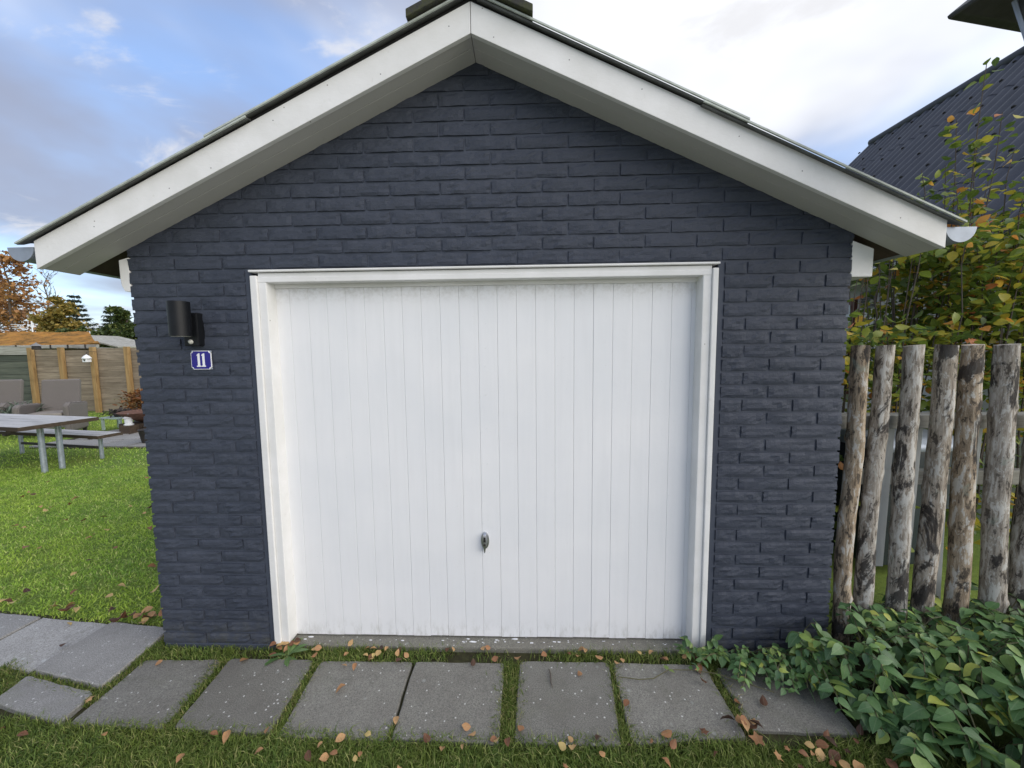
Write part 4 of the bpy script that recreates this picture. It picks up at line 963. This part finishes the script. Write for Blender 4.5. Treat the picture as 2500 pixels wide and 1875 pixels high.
# ------------------------------------------------------------------ fallen leaves
FT = [leaf_tpl(0.34, 0.45, 0.2, 5, 1.0, 0.05, 80), leaf_tpl(0.30, 0.6, 0.35, 5, 0.9, 0.06, 81), leaf_tpl(0.36, -0.4, -0.3, 5, 1.0, 0.06, 82), leaf_tpl(0.38, 0.25, 0.1, 5, 1.0, 0.05, 83), maple_tpl(3)]
fm = [tpl_mesh('fallen_leaf', q, MT['dead_leaf']) for q in FT]
lr = np.random.RandomState(55); cnt = 0
ORD = ('first', 'second', 'third', 'fourth', 'fifth', 'sixth', 'seventh')
SLX = [-1.79, -1.31, -0.82, -0.34, 0.18, 0.67, 1.16]
def nth(x): return ORD[min(range(7), key=lambda q: abs(SLX[q] - x))]
def side(x):
    q = min(range(7), key=lambda q: abs(SLX[q] - x)); return 'left' if x < SLX[q] else 'right'
def fall(x, y, z, s, label, group, k=None):
    global cnt
    k = lr.randint(0, 4) if k is None else k
    f = frames([lr.uniform(0, 6.283)], [lr.normal(0.05, 0.22)], [lr.normal(0, 0.3) + (math.pi if lr.uniform() < 0.3 else 0)])[0]
    o = place('fallen_leaf', fm[k], (x, y, z + s * 0.22), f, s); tag(o, label, 'leaf', group); cnt += 1
on_slab = [(-0.94, -0.135), (-0.87, -0.12), (-1.47, -0.13), (-0.565, -0.40), (-0.86, -0.25), (-0.27, -0.13), (-0.235, -0.44), (-0.215, -0.455), (0.255, -0.145), (0.60, -0.44), (0.72, -0.44), (0.83, -0.13), (0.86, -0.2), (-0.04, -0.43), (-1.88, -0.125), (-2.03, -0.33), (-2.53, -0.02), (-2.72, 0.14), (0.46, -0.30), (0.93, -0.30), (1.05, -0.32), (-1.25, -0.475), (-0.75, -0.485)]
for i, (x, y) in enumerate(on_slab):
    if x > -2.0: lb = 'fallen leaf on the %s dark slab from the left, its %s %s part' % (nth(x), 'wall-side' if y > -0.27 else 'lawn-side', side(x))
    else: lb = ('brown maple leaf in the joint beside the leftmost dark slab', 'small dark leaf on the pale slab nearest the garage', 'small brown leaf on the pale slab by the lawn')[i - 15 if i < 18 else 0]
    fall(x, y, 0.012, lr.uniform(0.032, 0.052), lb, 'leaves on the slab path', 4 if i in (10, 15) else None)
for i in range(44):
    x = lr.uniform(-1.45, 1.15); fall(x, lr.uniform(-0.095, 0.0), 0.012, lr.uniform(0.026, 0.045), 'dry leaf at the wall foot behind the %s dark slab from left, %s half' % (nth(x), side(x)), 'leaves along the wall foot')
for i in range(10): fall(-1.30 + lr.normal(0, 0.035), -0.012 + lr.normal(0, 0.012), 0.012 + 0.01 * (i % 3), lr.uniform(0.035, 0.05), 'orange-brown leaf in the little drift by the left door jamb', 'leaf drift at the door jamb')
for i in range(9): fall(0.90 + lr.normal(0, 0.03), -0.41 + lr.normal(0, 0.02), 0.012 + 0.012 * (i % 3), lr.uniform(0.04, 0.06), 'brown leaf in the small heap at the slab corner', 'leaf heap by the slab corner', 4 if i % 3 == 0 else None)
for i in range(46):
    x = lr.uniform(-2.4, 1.5); y = -0.475 - abs(lr.normal(0, 0.06)); mp = i % 9 == 0
    fall(x, y, 0.016, lr.uniform(0.022, 0.042), '%s leaf in grass %s the %s dark slab from left, %s half' % ('lobed brown' if mp else 'brown', 'close before' if y > -0.52 else 'well before', nth(x), side(x)), 'leaves on the front grass strip', 4 if mp else None)
for i in range(84):
    q = lr.uniform(0, 1) ** 1.6; y = 0.2 + 2.6 * q; x = -2.1 - lr.uniform(0, 1) * (1.0 + 1.4 * y); y = max(y, 0.17 + 0.10 * (-x - 2.0))
    d_ = 'near the pale slabs' if y < 0.7 else 'in the middle of the lawn' if y < 1.6 else 'farther up the lawn towards the bench'; e_ = 'beside the garage corner' if x > -2.5 - 0.25 * y else 'by the left picture edge' if x < -2.3 - 1.0 * y else 'well left of the garage'
    fall(x, y, 0.022, lr.uniform(0.035, 0.065), 'tan fallen leaf %s, %s' % (d_, e_), 'leaves on the left lawn')
for i in range(16): fall(-2.05 - lr.uniform(0, 0.42), 0.15 + lr.uniform(0, 0.05), 0.014, lr.uniform(0.045, 0.06), 'brown leaf gathered where lawn and pale slabs meet', 'leaves at the lawn edge')
for i in range(16): fall(lr.uniform(1.15, 1.6), lr.uniform(-0.62, -0.42), 0.012, lr.uniform(0.04, 0.06), 'brown leaf lying beside the periwinkle patch', 'leaves beside the periwinkle')
# ------------------------------------------------------------------ garden on the left
RZ_ = -0.18
def slat_set(root, n, L, w, zc, th, mat, name='plank'):
    pw = w / n
    for i in range(n): MB().box((0, -w / 2 + pw * (i + 0.5), zc), (L, pw - 0.012, th)).build(name, mat, root, bevel=0.003)
PT = empty('garden_table', (-7.50, 3.30, 0), RZ_); tag(PT, 'long grey slatted garden table with steel legs on the lawn', 'table')
slat_set(PT, 5, 2.2, 0.80, 0.665, 0.035, MT['plank'])
for y in (-0.405, 0.405): MB().box((0, y, 0.655), (2.2, 0.012, 0.05)).build('edge_board', MT['brown_plank'], PT)
for x in (-1.106, 1.106): MB().box((x, 0, 0.655), (0.012, 0.82, 0.05)).build('edge_board', MT['brown_plank'], PT)
for x in (-0.80, 0.86):
    MB().box((x, 0, 0.622), (0.09, 0.76, 0.04)).build('cross_bar', MT['brown_plank'], PT)
    for y in (-0.09, 0.09): MB().tube([(x, y, -0.02), (x, y, 0.61)], 0.032, 10).build('leg', MT['steel'], PT, smooth=True)
BE = empty('garden_bench', (-7.50, 3.90, 0), RZ_); tag(BE, 'long grey slatted garden bench behind the table', 'bench')
slat_set(BE, 3, 2.2, 0.30, 0.365, 0.03, MT['plank'])
for y in (-0.155, 0.155): MB().box((0, y, 0.355), (2.2, 0.01, 0.045)).build('edge_board', MT['brown_plank'], BE)
MB().box((1.105, 0, 0.355), (0.01, 0.32, 0.045)).build('edge_board', MT['brown_plank'], BE)
for x in (-0.88, 0.89):
    MB().box((x, 0, 0.33), (0.06, 0.27, 0.03)).build('cross_bar', MT['brown_plank'], BE); MB().tube([(x, 0, -0.02), (x, 0, 0.32)], 0.026, 10).build('leg', MT['steel'], BE, smooth=True)
MB().box((0, 0, 0.155), (1.74, 0.03, 0.035)).build('stretcher', MT['dark_iron'], BE)
# board fence
BF = empty('board_fence', (-11.5, 8.4, 0)); BF.location = (0, 8.4, 0); tag(BF, 'weathered horizontal board fence with yellow-brown posts behind the lawn', 'fence')
px = [-13.75, -12.87, -11.95, -10.97, -10.02, -9.08]
for x in px: MB().box((0, 0, 0), (0.115, 0.09, 1.86)).build('post', MT['post'], BF, bevel=0.006, loc=(x, -0.075, 0.89))
bmesh_cache = {}
for i in range(5):
    z = 0.02; a, b = px[i], px[i + 1]; jj = 0
    while z < 1.74:
        h = (0.17, 0.145, 0.19, 0.125)[(jj * 7 + i * 3) % 4]; h = min(h, 1.79 - z)
        MB().box((0, 0, 0), (b - a - 0.006, 0.028, h - 0.008)).build('board', MT['fence'], BF, loc=((a + b) / 2, rnd.uniform(-0.006, 0.006), z + h / 2)); z += h; jj += 1
SH = empty('garden_shed', (-15.0, 8.4, 0)); tag(SH, 'grey-green boarded garden shed at the left edge beside the fence', 'shed')
z = 0.0
while z < 1.55:
    MB().box((0, 0, 0), (2.35, 0.03, 0.172)).build('board', MT['fence_green'], SH, loc=(0.0, rnd.uniform(-0.005, 0.005), z + 0.09)); z += 0.18
MB().box((0.0, 1.0, 0.85), (2.3, 1.9, 1.72)).build('shed_body', MT['brown_plank'], SH)
MB().box((0.0, -0.03, 1.74), (2.42, 0.04, 0.22)).build('fascia', MT['rail_wood'], SH)
MB().box((-0.93, -0.03, 0.8), (0.10, 0.04, 1.6)).build('corner_board', MT['rail_wood'], SH)
# low building with orange mossy roof beyond the fence
LB = empty('mossy_roof_building', (-16.0, 11.0, 0)); tag(LB, 'low building with an orange moss-covered roof beyond the fence', 'building')
MB().box((-2.9, 0.9, 0.92), (7.6, 1.5, 1.84)).build('wall', MT['fence'], LB)
nx, ny = 60, 22; V = []; F = []; fr = fbm(91)
for j in range(ny + 1):
    for i in range(nx + 1):
        q = j / ny; xr = 1.35 - 2.6 * q; x = -7.0 + (xr + 7.0) * i / nx; y = -0.15 + 1.9 * q
        V.append((x, y, 1.94 + 0.58 * q + 0.06 * float(fr(np.array([x * 2.6, y * 2.6, 0]))) + (0.03 if 0 < j < ny else 0)))
for j in range(ny):
    for i in range(nx): a = j * (nx + 1) + i; F.append((a, a + 1, a + nx + 2, a + nx + 1))
me = bpy.data.meshes.new('roof'); me.from_pydata(V, [], F); me.materials.append(MT['moss_roof']); rf = link('roof', me, None, LB); rf.modifiers.new('t', 'SOLIDIFY').thickness = 0.08
MB().box((-2.85, -0.19, 1.90), (8.4, 0.10, 0.12)).build('gutter', MT['rail_wood'], LB, bevel=0.02)
for i in range(9): MB().box((-4.0 + i * 0.62, -0.245, 1.90), (0.05, 0.014, 0.13)).build('bracket', MT['dark_iron'], LB)
PB = empty('pale_roof_building', (-18.5, 14.5, 0)); tag(PB, 'pale low roof slope just above the fence near the garage corner', 'building')
MB().prism([(-1.6, 2.52), (0.72, 1.97), (0.72, 1.92), (-1.6, 2.45)], 'y', -0.2, 2.0).build('roof', MT['rail_wood'], PB)
MB().box((-0.5, 1.0, 0.97), (2.1, 1.8, 1.94)).build('wall', MT['render'], PB)
# antenna
AN = empty('roof_antenna', (-22.95, 15.0, 0.42)); tag(AN, 'white television antenna above the orange mossy roof', 'antenna')
MB().tube([(0.45, 0, 0), (0.45, 0, 2.75)], 0.025, 8).build('mast', MT['white_metal'], AN)
MB().tube([(-0.05, 0, 2.35), (0.5, 0, 2.62)], 0.012, 6).build('boom', MT['white_metal'], AN)
for k in range(3): MB().tube([(-0.55, 0.02 * k, 2.62 - 0.09 * k), (0.02, 0.02 * k, 2.59 - 0.07 * k)], 0.014, 6).build('element', MT['white_metal'], AN)
# hanging bird house and dark feeder
BH_ = empty('bird_house', (-11.82, 8.05, 1.42)); BH_.scale = (0.6, 0.6, 0.6); tag(BH_, 'small white hanging bird house with a heart hole on the fence', 'bird house')
MB().box((0, 0, 0.07), (0.20, 0.20, 0.17)).build('box', MT['white_metal'], BH_, bevel=0.01)
MB().lathe([(0.17, 0.15), (0.165, 0.17), (0.09, 0.27), (0.03, 0.31), (0.01, 0.33)], n=20).build('roof', MT['white_metal'], BH_, smooth=True)
MB().prism([(0, 0.02), (0.045, 0.08), (0.04, 0.11), (0.015, 0.115), (0, 0.095), (-0.015, 0.115), (-0.04, 0.11), (-0.045, 0.08)], 'y', -0.106, -0.101).build('heart_hole', MT['darkgap'], BH_)
MB().tube([(0, 0, 0.32), (0.02, 0, 0.42), (0.1, 0.05, 0.47), (0.24, 0.22, 0.44)], 0.008, 6).build('hook', MT['dark_iron'], BH_)
FD = empty('bird_feeder', (-13.2, 8.05, 1.76)); FD.scale = (0.75, 0.75, 0.75); tag(FD, 'dark hanging bird feeder with conical roof near the shed', 'bird feeder')
MB().lathe([(0.11, 0), (0.12, 0.02), (0.11, 0.12), (0.10, 0.13)], n=16).build('tray', MT['dark_iron'], FD, smooth=True)
MB().lathe([(0.17, 0.13), (0.02, 0.24), (0.01, 0.26)], n=16).build('roof', MT['vent'], FD, smooth=True)
MB().tube([(0, 0, 0.25), (0.0, 0.32, 0.27)], 0.008, 6).build('arm', MT['dark_iron'], FD)
# wicker armchairs
def armchair(loc, rz, label):
    A = empty('wicker_armchair', loc, rz); tag(A, label, 'armchair', 'wicker armchairs')
    MB().prism([(0.20, 0.30), (0.27, 0.30), (0.40, 1.06), (0.37, 1.10), (0.32, 1.08)], 'x', -0.29, 0.29).build('backrest', MT['wicker'], A, bevel=0.02)
    MB().box((0, -0.05, 0.27), (0.60, 0.56, 0.22)).build('seat', MT['wicker'], A, bevel=0.02)
    MB().box((0, -0.06, 0.42), (0.55, 0.54, 0.08)).build('cushion', MT['cushion'], A, bevel=0.025)
    for s in (-1, 1):
        MB().prism([(-0.36, 0.06), (0.26, 0.06), (0.30, 0.62), (-0.26, 0.66), (-0.36, 0.60)], 'x', s * 0.30 if s > 0 else -0.40, s * 0.40 if s > 0 else -0.30).build('armrest', MT['wicker'], A, bevel=0.04)
        for y in (-0.30, 0.22): MB().box((s * 0.34, y, 0.03), (0.05, 0.05, 0.08)).build('leg', MT['dark_iron'], A)
    return A
armchair((-9.62, 5.5, 0), R(26), 'high-backed grey wicker armchair in full view behind the table')
armchair((-10.93, 5.5, 0), R(22), 'wicker armchair cut off by the left edge of the picture')
# pots and plants
def tuft(name, mat, parent, c, n, rad, h, s, tpl, seed, up=0.7):
    r = np.random.RandomState(seed); P = np.stack([r.normal(0, rad, n) + c[0], r.normal(0, rad, n) + c[1], c[2] + r.uniform(0, h, n)], -1)
    o = scatter(name, tpl, P, frames(r.uniform(0, 6.28, n), r.normal(up, 0.4, n), r.normal(0, 0.5, n)), r.uniform(0.6, 1.3, n) * s, mat, parent); return o
LT = [leaf_tpl(0.22, 0.2, 0.3, 3, 1, 0.02, s) for s in range(3)]; GT = [leaf_tpl(0.06, 0.1, 0.5, 3, 1, 0, s) for s in range(3)]
BP = empty('potted_plant', (-10.22, 5.45, 0)); tag(BP, 'grey-green plant in a blue pot between the wicker armchairs', 'potted plant')
MB().lathe([(0.10, 0), (0.15, 0.30), (0.165, 0.36), (0.155, 0.37), (0.14, 0.33)], n=24).build('pot', MT['blue_pot'], BP, smooth=True)
tuft('foliage', MT['greyplant'], BP, (0, 0, 0.34), 500, 0.13, 0.16, 0.20, GT, 3)
ST = empty('side_table', (-8.97, 6.0, 0), R(-8)); tag(ST, 'low pale green side table on the grass by the fire bowl', 'table')
MB().box((0.2, 0, 0.255), (0.52, 0.36, 0.03)).build('table_top', MT['mint'], ST, bevel=0.004)
for x in (-0.03, 0.43):
    for y in (-0.14, 0.14): MB().box((x, y, 0.12), (0.04, 0.04, 0.25)).build('leg', MT['mint'], ST)
HP = empty('heather_plant', (-8.74, 5.98, 0.27)); tag(HP, 'dark bushy plant in a bowl on the pale green side table', 'plant')
MB().lathe([(0.09, 0), (0.12, 0.06), (0.11, 0.065)], n=18).build('bowl', MT['dark_iron'], HP, smooth=True); tuft('foliage', MT['darkplant'], HP, (0, 0, 0.05), 420, 0.11, 0.08, 0.06, LT, 5, 0.4)
FB = empty('fire_bowl', (-8.0, 5.8, 0)); tag(FB, 'rusty iron fire bowl on a low brick base beside the garage', 'fire bowl')
for k in range(2):
    for i in range(3): MB().box((-0.25 + 0.25 * i, 0, 0.045 + 0.09 * k), (0.235, 0.42, 0.082)).build('brick', MT['brown_plank'], FB, bevel=0.006)
MB().lathe([(0.08, 0.19), (0.30, 0.30), (0.42, 0.40), (0.43, 0.415), (0.40, 0.41), (0.06, 0.24)], n=28).build('bowl', MT['rust'], FB, smooth=True)
WL = empty('white_lantern', (-8.05, 5.5, 0.0)); tag(WL, 'small white lantern standing in front of the fire bowl', 'lantern')
MB().lathe([(0.075, 0.0), (0.08, 0.02), (0.06, 0.03), (0.065, 0.13), (0.09, 0.15), (0.05, 0.19), (0.015, 0.22), (0.005, 0.23)], (0, 0, 0.17), 20).build('shade', MT['white_metal'], WL, smooth=True)
MB().box((0, 0, 0.085), (0.22, 0.2, 0.17)).build('base', MT['brown_plank'], WL, bevel=0.006)
BK = empty('black_pot', (-6.84, 4.7, 0)); tag(BK, 'black pot half hidden by the garage corner', 'pot')
MB().lathe([(0.09, 0), (0.13, 0.24), (0.14, 0.25), (0.125, 0.25), (0.11, 0.2)], n=20).build('pot', MT['dark_iron'], BK, smooth=True)
RP = empty('rust_grass_plant', (-10.42, 8.0, 0)); tag(RP, 'rust-orange plant against the fence next to the garage corner', 'plant')
tuft('foliage', MT['rustplant'], RP, (0, 0, 0.05), 520, 0.16, 0.55, 0.11, LT, 8)
MB().tube([(0, 0, 0), (0.03, 0, 0.5)], 0.012, 6).build('stem', MT['stem'], RP)
# patio
m = MB(); m.add([(-8.8, 4.35, 0), (-2.2, 4.35, 0), (-2.2, 6.0, 0), (-8.8, 6.0, 0)], [(0, 1, 2, 3)]); pa = m.build('patio', MT['soil'], loc=(0, 0, -0.014)); tag(pa, 'paved patio strip behind the lawn', kind='structure')
for i in range(11):
    for j in range(3):
        MB().box((0, 0, 0), (0.57, 0.50, 0.05)).build('slab', MT['slab_pale'], pa, bevel=0.006, loc=(-8.45 + i * 0.60 + 0.2 * (j % 2), 4.66 + j * 0.53, -0.002 + rnd.uniform(-0.003, 0.003)), rot=(0, 0, rnd.uniform(-0.02, 0.02)))

# ------------------------------------------------------------------ trees beyond the fence
def branchy(root, H, seed, n1=16, n2=4, spread=0.45, up=0.5, r0=0.12, start=0.2):
    r = np.random.RandomState(seed); mb = MB(); tips = []
    tp = [Vector((r.normal(0, 0.012) * H * q, r.normal(0, 0.012) * H * q, H * q)) for q in np.linspace(0, 1, 9)]
    mb.tube(tp, [r0 * (1 - 0.9 * q) + 0.01 for q in np.linspace(0, 1, 9)], 8)
    for i in range(n1):
        q = start + (0.98 - start) * (i + r.uniform(0, 1)) / n1; k = min(int(q * 8), 7); p = tp[k].lerp(tp[k + 1], q * 8 - k); a = r.uniform(0, 6.28)
        L = H * spread * (1.05 - q * 0.75) * r.uniform(0.7, 1.15); d = Vector((math.cos(a), math.sin(a), up * r.uniform(0.5, 1.5))).normalized(); pts = [p]
        for s in range(5): d = (d + Vector((r.normal(0, 0.16), r.normal(0, 0.16), 0.05))).normalized(); pts.append(pts[-1] + d * L / 5)
        mb.tube(pts, [r0 * 0.38 * (1 - s / 5.6) * (1.1 - q) + 0.008 for s in range(6)], 5, False); tips += [(pts[s], L * 0.16) for s in range(2, 6)]
        for j in range(n2):
            s = r.randint(1, 5); b = r.uniform(0, 6.28); e = (d + Vector((math.cos(b), math.sin(b), r.uniform(-0.1, 0.8)))).normalized(); pp = [pts[s]]
            for _ in range(3): e = (e + Vector((r.normal(0, 0.2), r.normal(0, 0.2), 0.06))).normalized(); pp.append(pp[-1] + e * L * 0.14)
            mb.tube(pp, [0.016, 0.011, 0.008, 0.005], 4, False); tips += [(pp[2], L * 0.13), (pp[3], L * 0.12)]
    mb.build('trunk', MT['bark'], root)
    return tips
def crown(root, tips, per, size, mat, seed, fl=0.5):
    r = np.random.RandomState(seed); P = []
    for p, s in tips:
        k = r.poisson(per * r.choice([0.2, 1, 1.8])); P.append(np.array(p)[None] + r.normal(0, 1, (k, 3)) * s * np.array([1, 1, 0.6]))
    P = np.concatenate(P); n = len(P)
    o = scatter('crown', LT2, P, frames(r.uniform(0, 6.28, n), r.normal(-0.1, fl, n), r.normal(0, 0.6, n)), size * r.uniform(0.6, 1.3, n), mat, root); return o
LT2 = [leaf_tpl(0.4, 0.3, 0.3, 3, 1, 0.05, s) for s in range(4)]
def tree(name, loc, H, mat, label, seed, per, size, **k):
    T = empty(name, loc); tag(T, label, 'tree', 'trees beyond the fence'); tp = branchy(T, H, seed, **k)
    if mat is not None: crown(T, tp, per, size, mat, seed + 1)
    return T
tree('autumn_tree', (-37.3, 25, 0), 8.7, MT['autumn'], 'tall tree with thinning orange-brown autumn leaves at the left edge', 3, 7, 0.24, n1=24, spread=0.42, start=0.22)
tree('autumn_tree', (-43.0, 28, 0), 8.8, MT['autumn'], 'orange-brown tree partly cut by the left edge of the picture', 13, 10, 0.26, n1=22, spread=0.42, start=0.22)
tree('bare_tree', (-44.6, 33, 0), 9.3, None, 'bare leafless tree showing fine branches against the sky', 5, 0, 0, n1=26, n2=6, spread=0.4, up=1.0, start=0.3, r0=0.14)
tree('golden_tree', (-27.3, 20.0, 0), 4.6, MT['golden'], 'rounded golden-yellow tree in front of the dark spruce', 7, 24, 0.16, n1=22, spread=0.42, up=0.55, start=0.3)
tree('golden_tree', (-29.4, 21.0, 0), 3.7, MT['golden'], 'low golden-green bushy tree left of the rounded golden tree', 17, 24, 0.16, n1=20, spread=0.5, up=0.5, start=0.25)
tree('leafy_tree', (-21.15, 18.0, 0), 3.8, MT['green'], 'green leafy tree right beside the garage corner beyond the fence', 19, 22, 0.15, n1=22, spread=0.40, up=0.6, start=0.2)
tree('leafy_tree', (-22.2, 17.6, 0), 2.9, MT['green'], 'low green bush beyond the fence under the spruces', 23, 26, 0.14, n1=20, spread=0.6, up=0.35, start=0.15)
tree('leafy_tree', (-24.6, 18.5, 0), 2.9, MT['green'], 'low olive-green bush behind the pale roof', 29, 26, 0.14, n1=20, spread=0.6, up=0.35, start=0.15)
def spruce(loc, H, rad, label, seed, open_=1.0):
    T = empty('spruce_tree', loc); tag(T, label, 'tree', 'trees beyond the fence'); r = np.random.RandomState(seed); mb = MB(); P = []; hd = []
    mb.tube([(0, 0, 0), (0, 0, H * 0.5), (0, 0, H)], [0.10, 0.06, 0.008], 8)
    z = H * 0.12
    while z < H * 0.98:
        q = 1 - z / H; nb = 7 if q > 0.15 else 5
        for k in range(nb):
            a = 6.283 * k / nb + r.uniform(-0.4, 0.4) + z * 3; L = rad * (q ** 0.85) * r.uniform(0.75, 1.15) + 0.08; pts = []
            for s in range(5):
                t_ = s / 4; pts.append(Vector((math.cos(a) * L * t_, math.sin(a) * L * t_, z + L * (-0.30 * t_ + 0.34 * t_ * t_))))
            mb.tube(pts, [0.018, 0.014, 0.010, 0.007, 0.004], 4, False)
            for _ in range(int((12 + 46 * L) * open_)):
                t_ = r.uniform(0.08, 1) ; k2 = min(int(t_ * 4), 3); p = pts[k2].lerp(pts[k2 + 1], t_ * 4 - k2); P.append((p.x + r.normal(0, 0.05 * L + 0.01), p.y + r.normal(0, 0.05 * L + 0.01), p.z + r.normal(-0.02, 0.03))); hd.append(a + r.choice([-1, 1]) * r.uniform(0.2, 1.0))
        z += H * 0.055 * r.uniform(0.8, 1.2)
    mb.build('trunk', MT['bark'], T); n = len(P)
    scatter('crown', [leaf_tpl(0.16, 0.2, 0.2, 3, 1, 0.02, s) for s in range(3)], np.array(P), frames(np.array(hd), r.normal(-0.25, 0.3, n), r.normal(0, 0.4, n)), r.uniform(0.16, 0.30, n), MT['spruce'], T)
spruce((-36.0, 28, 0), 6.6, 1.9, 'dark spruce tree rising behind the golden tree', 41, 1.5)
spruce((-28.7, 24, 0), 5.1, 1.2, 'thin-topped spruce tree nearest the garage with bare leader', 43, 0.9)
spruce((-25.4, 21.5, 0), 3.9, 1.1, 'small dark spruce between thin-topped spruce and leafy tree', 47, 1.2)
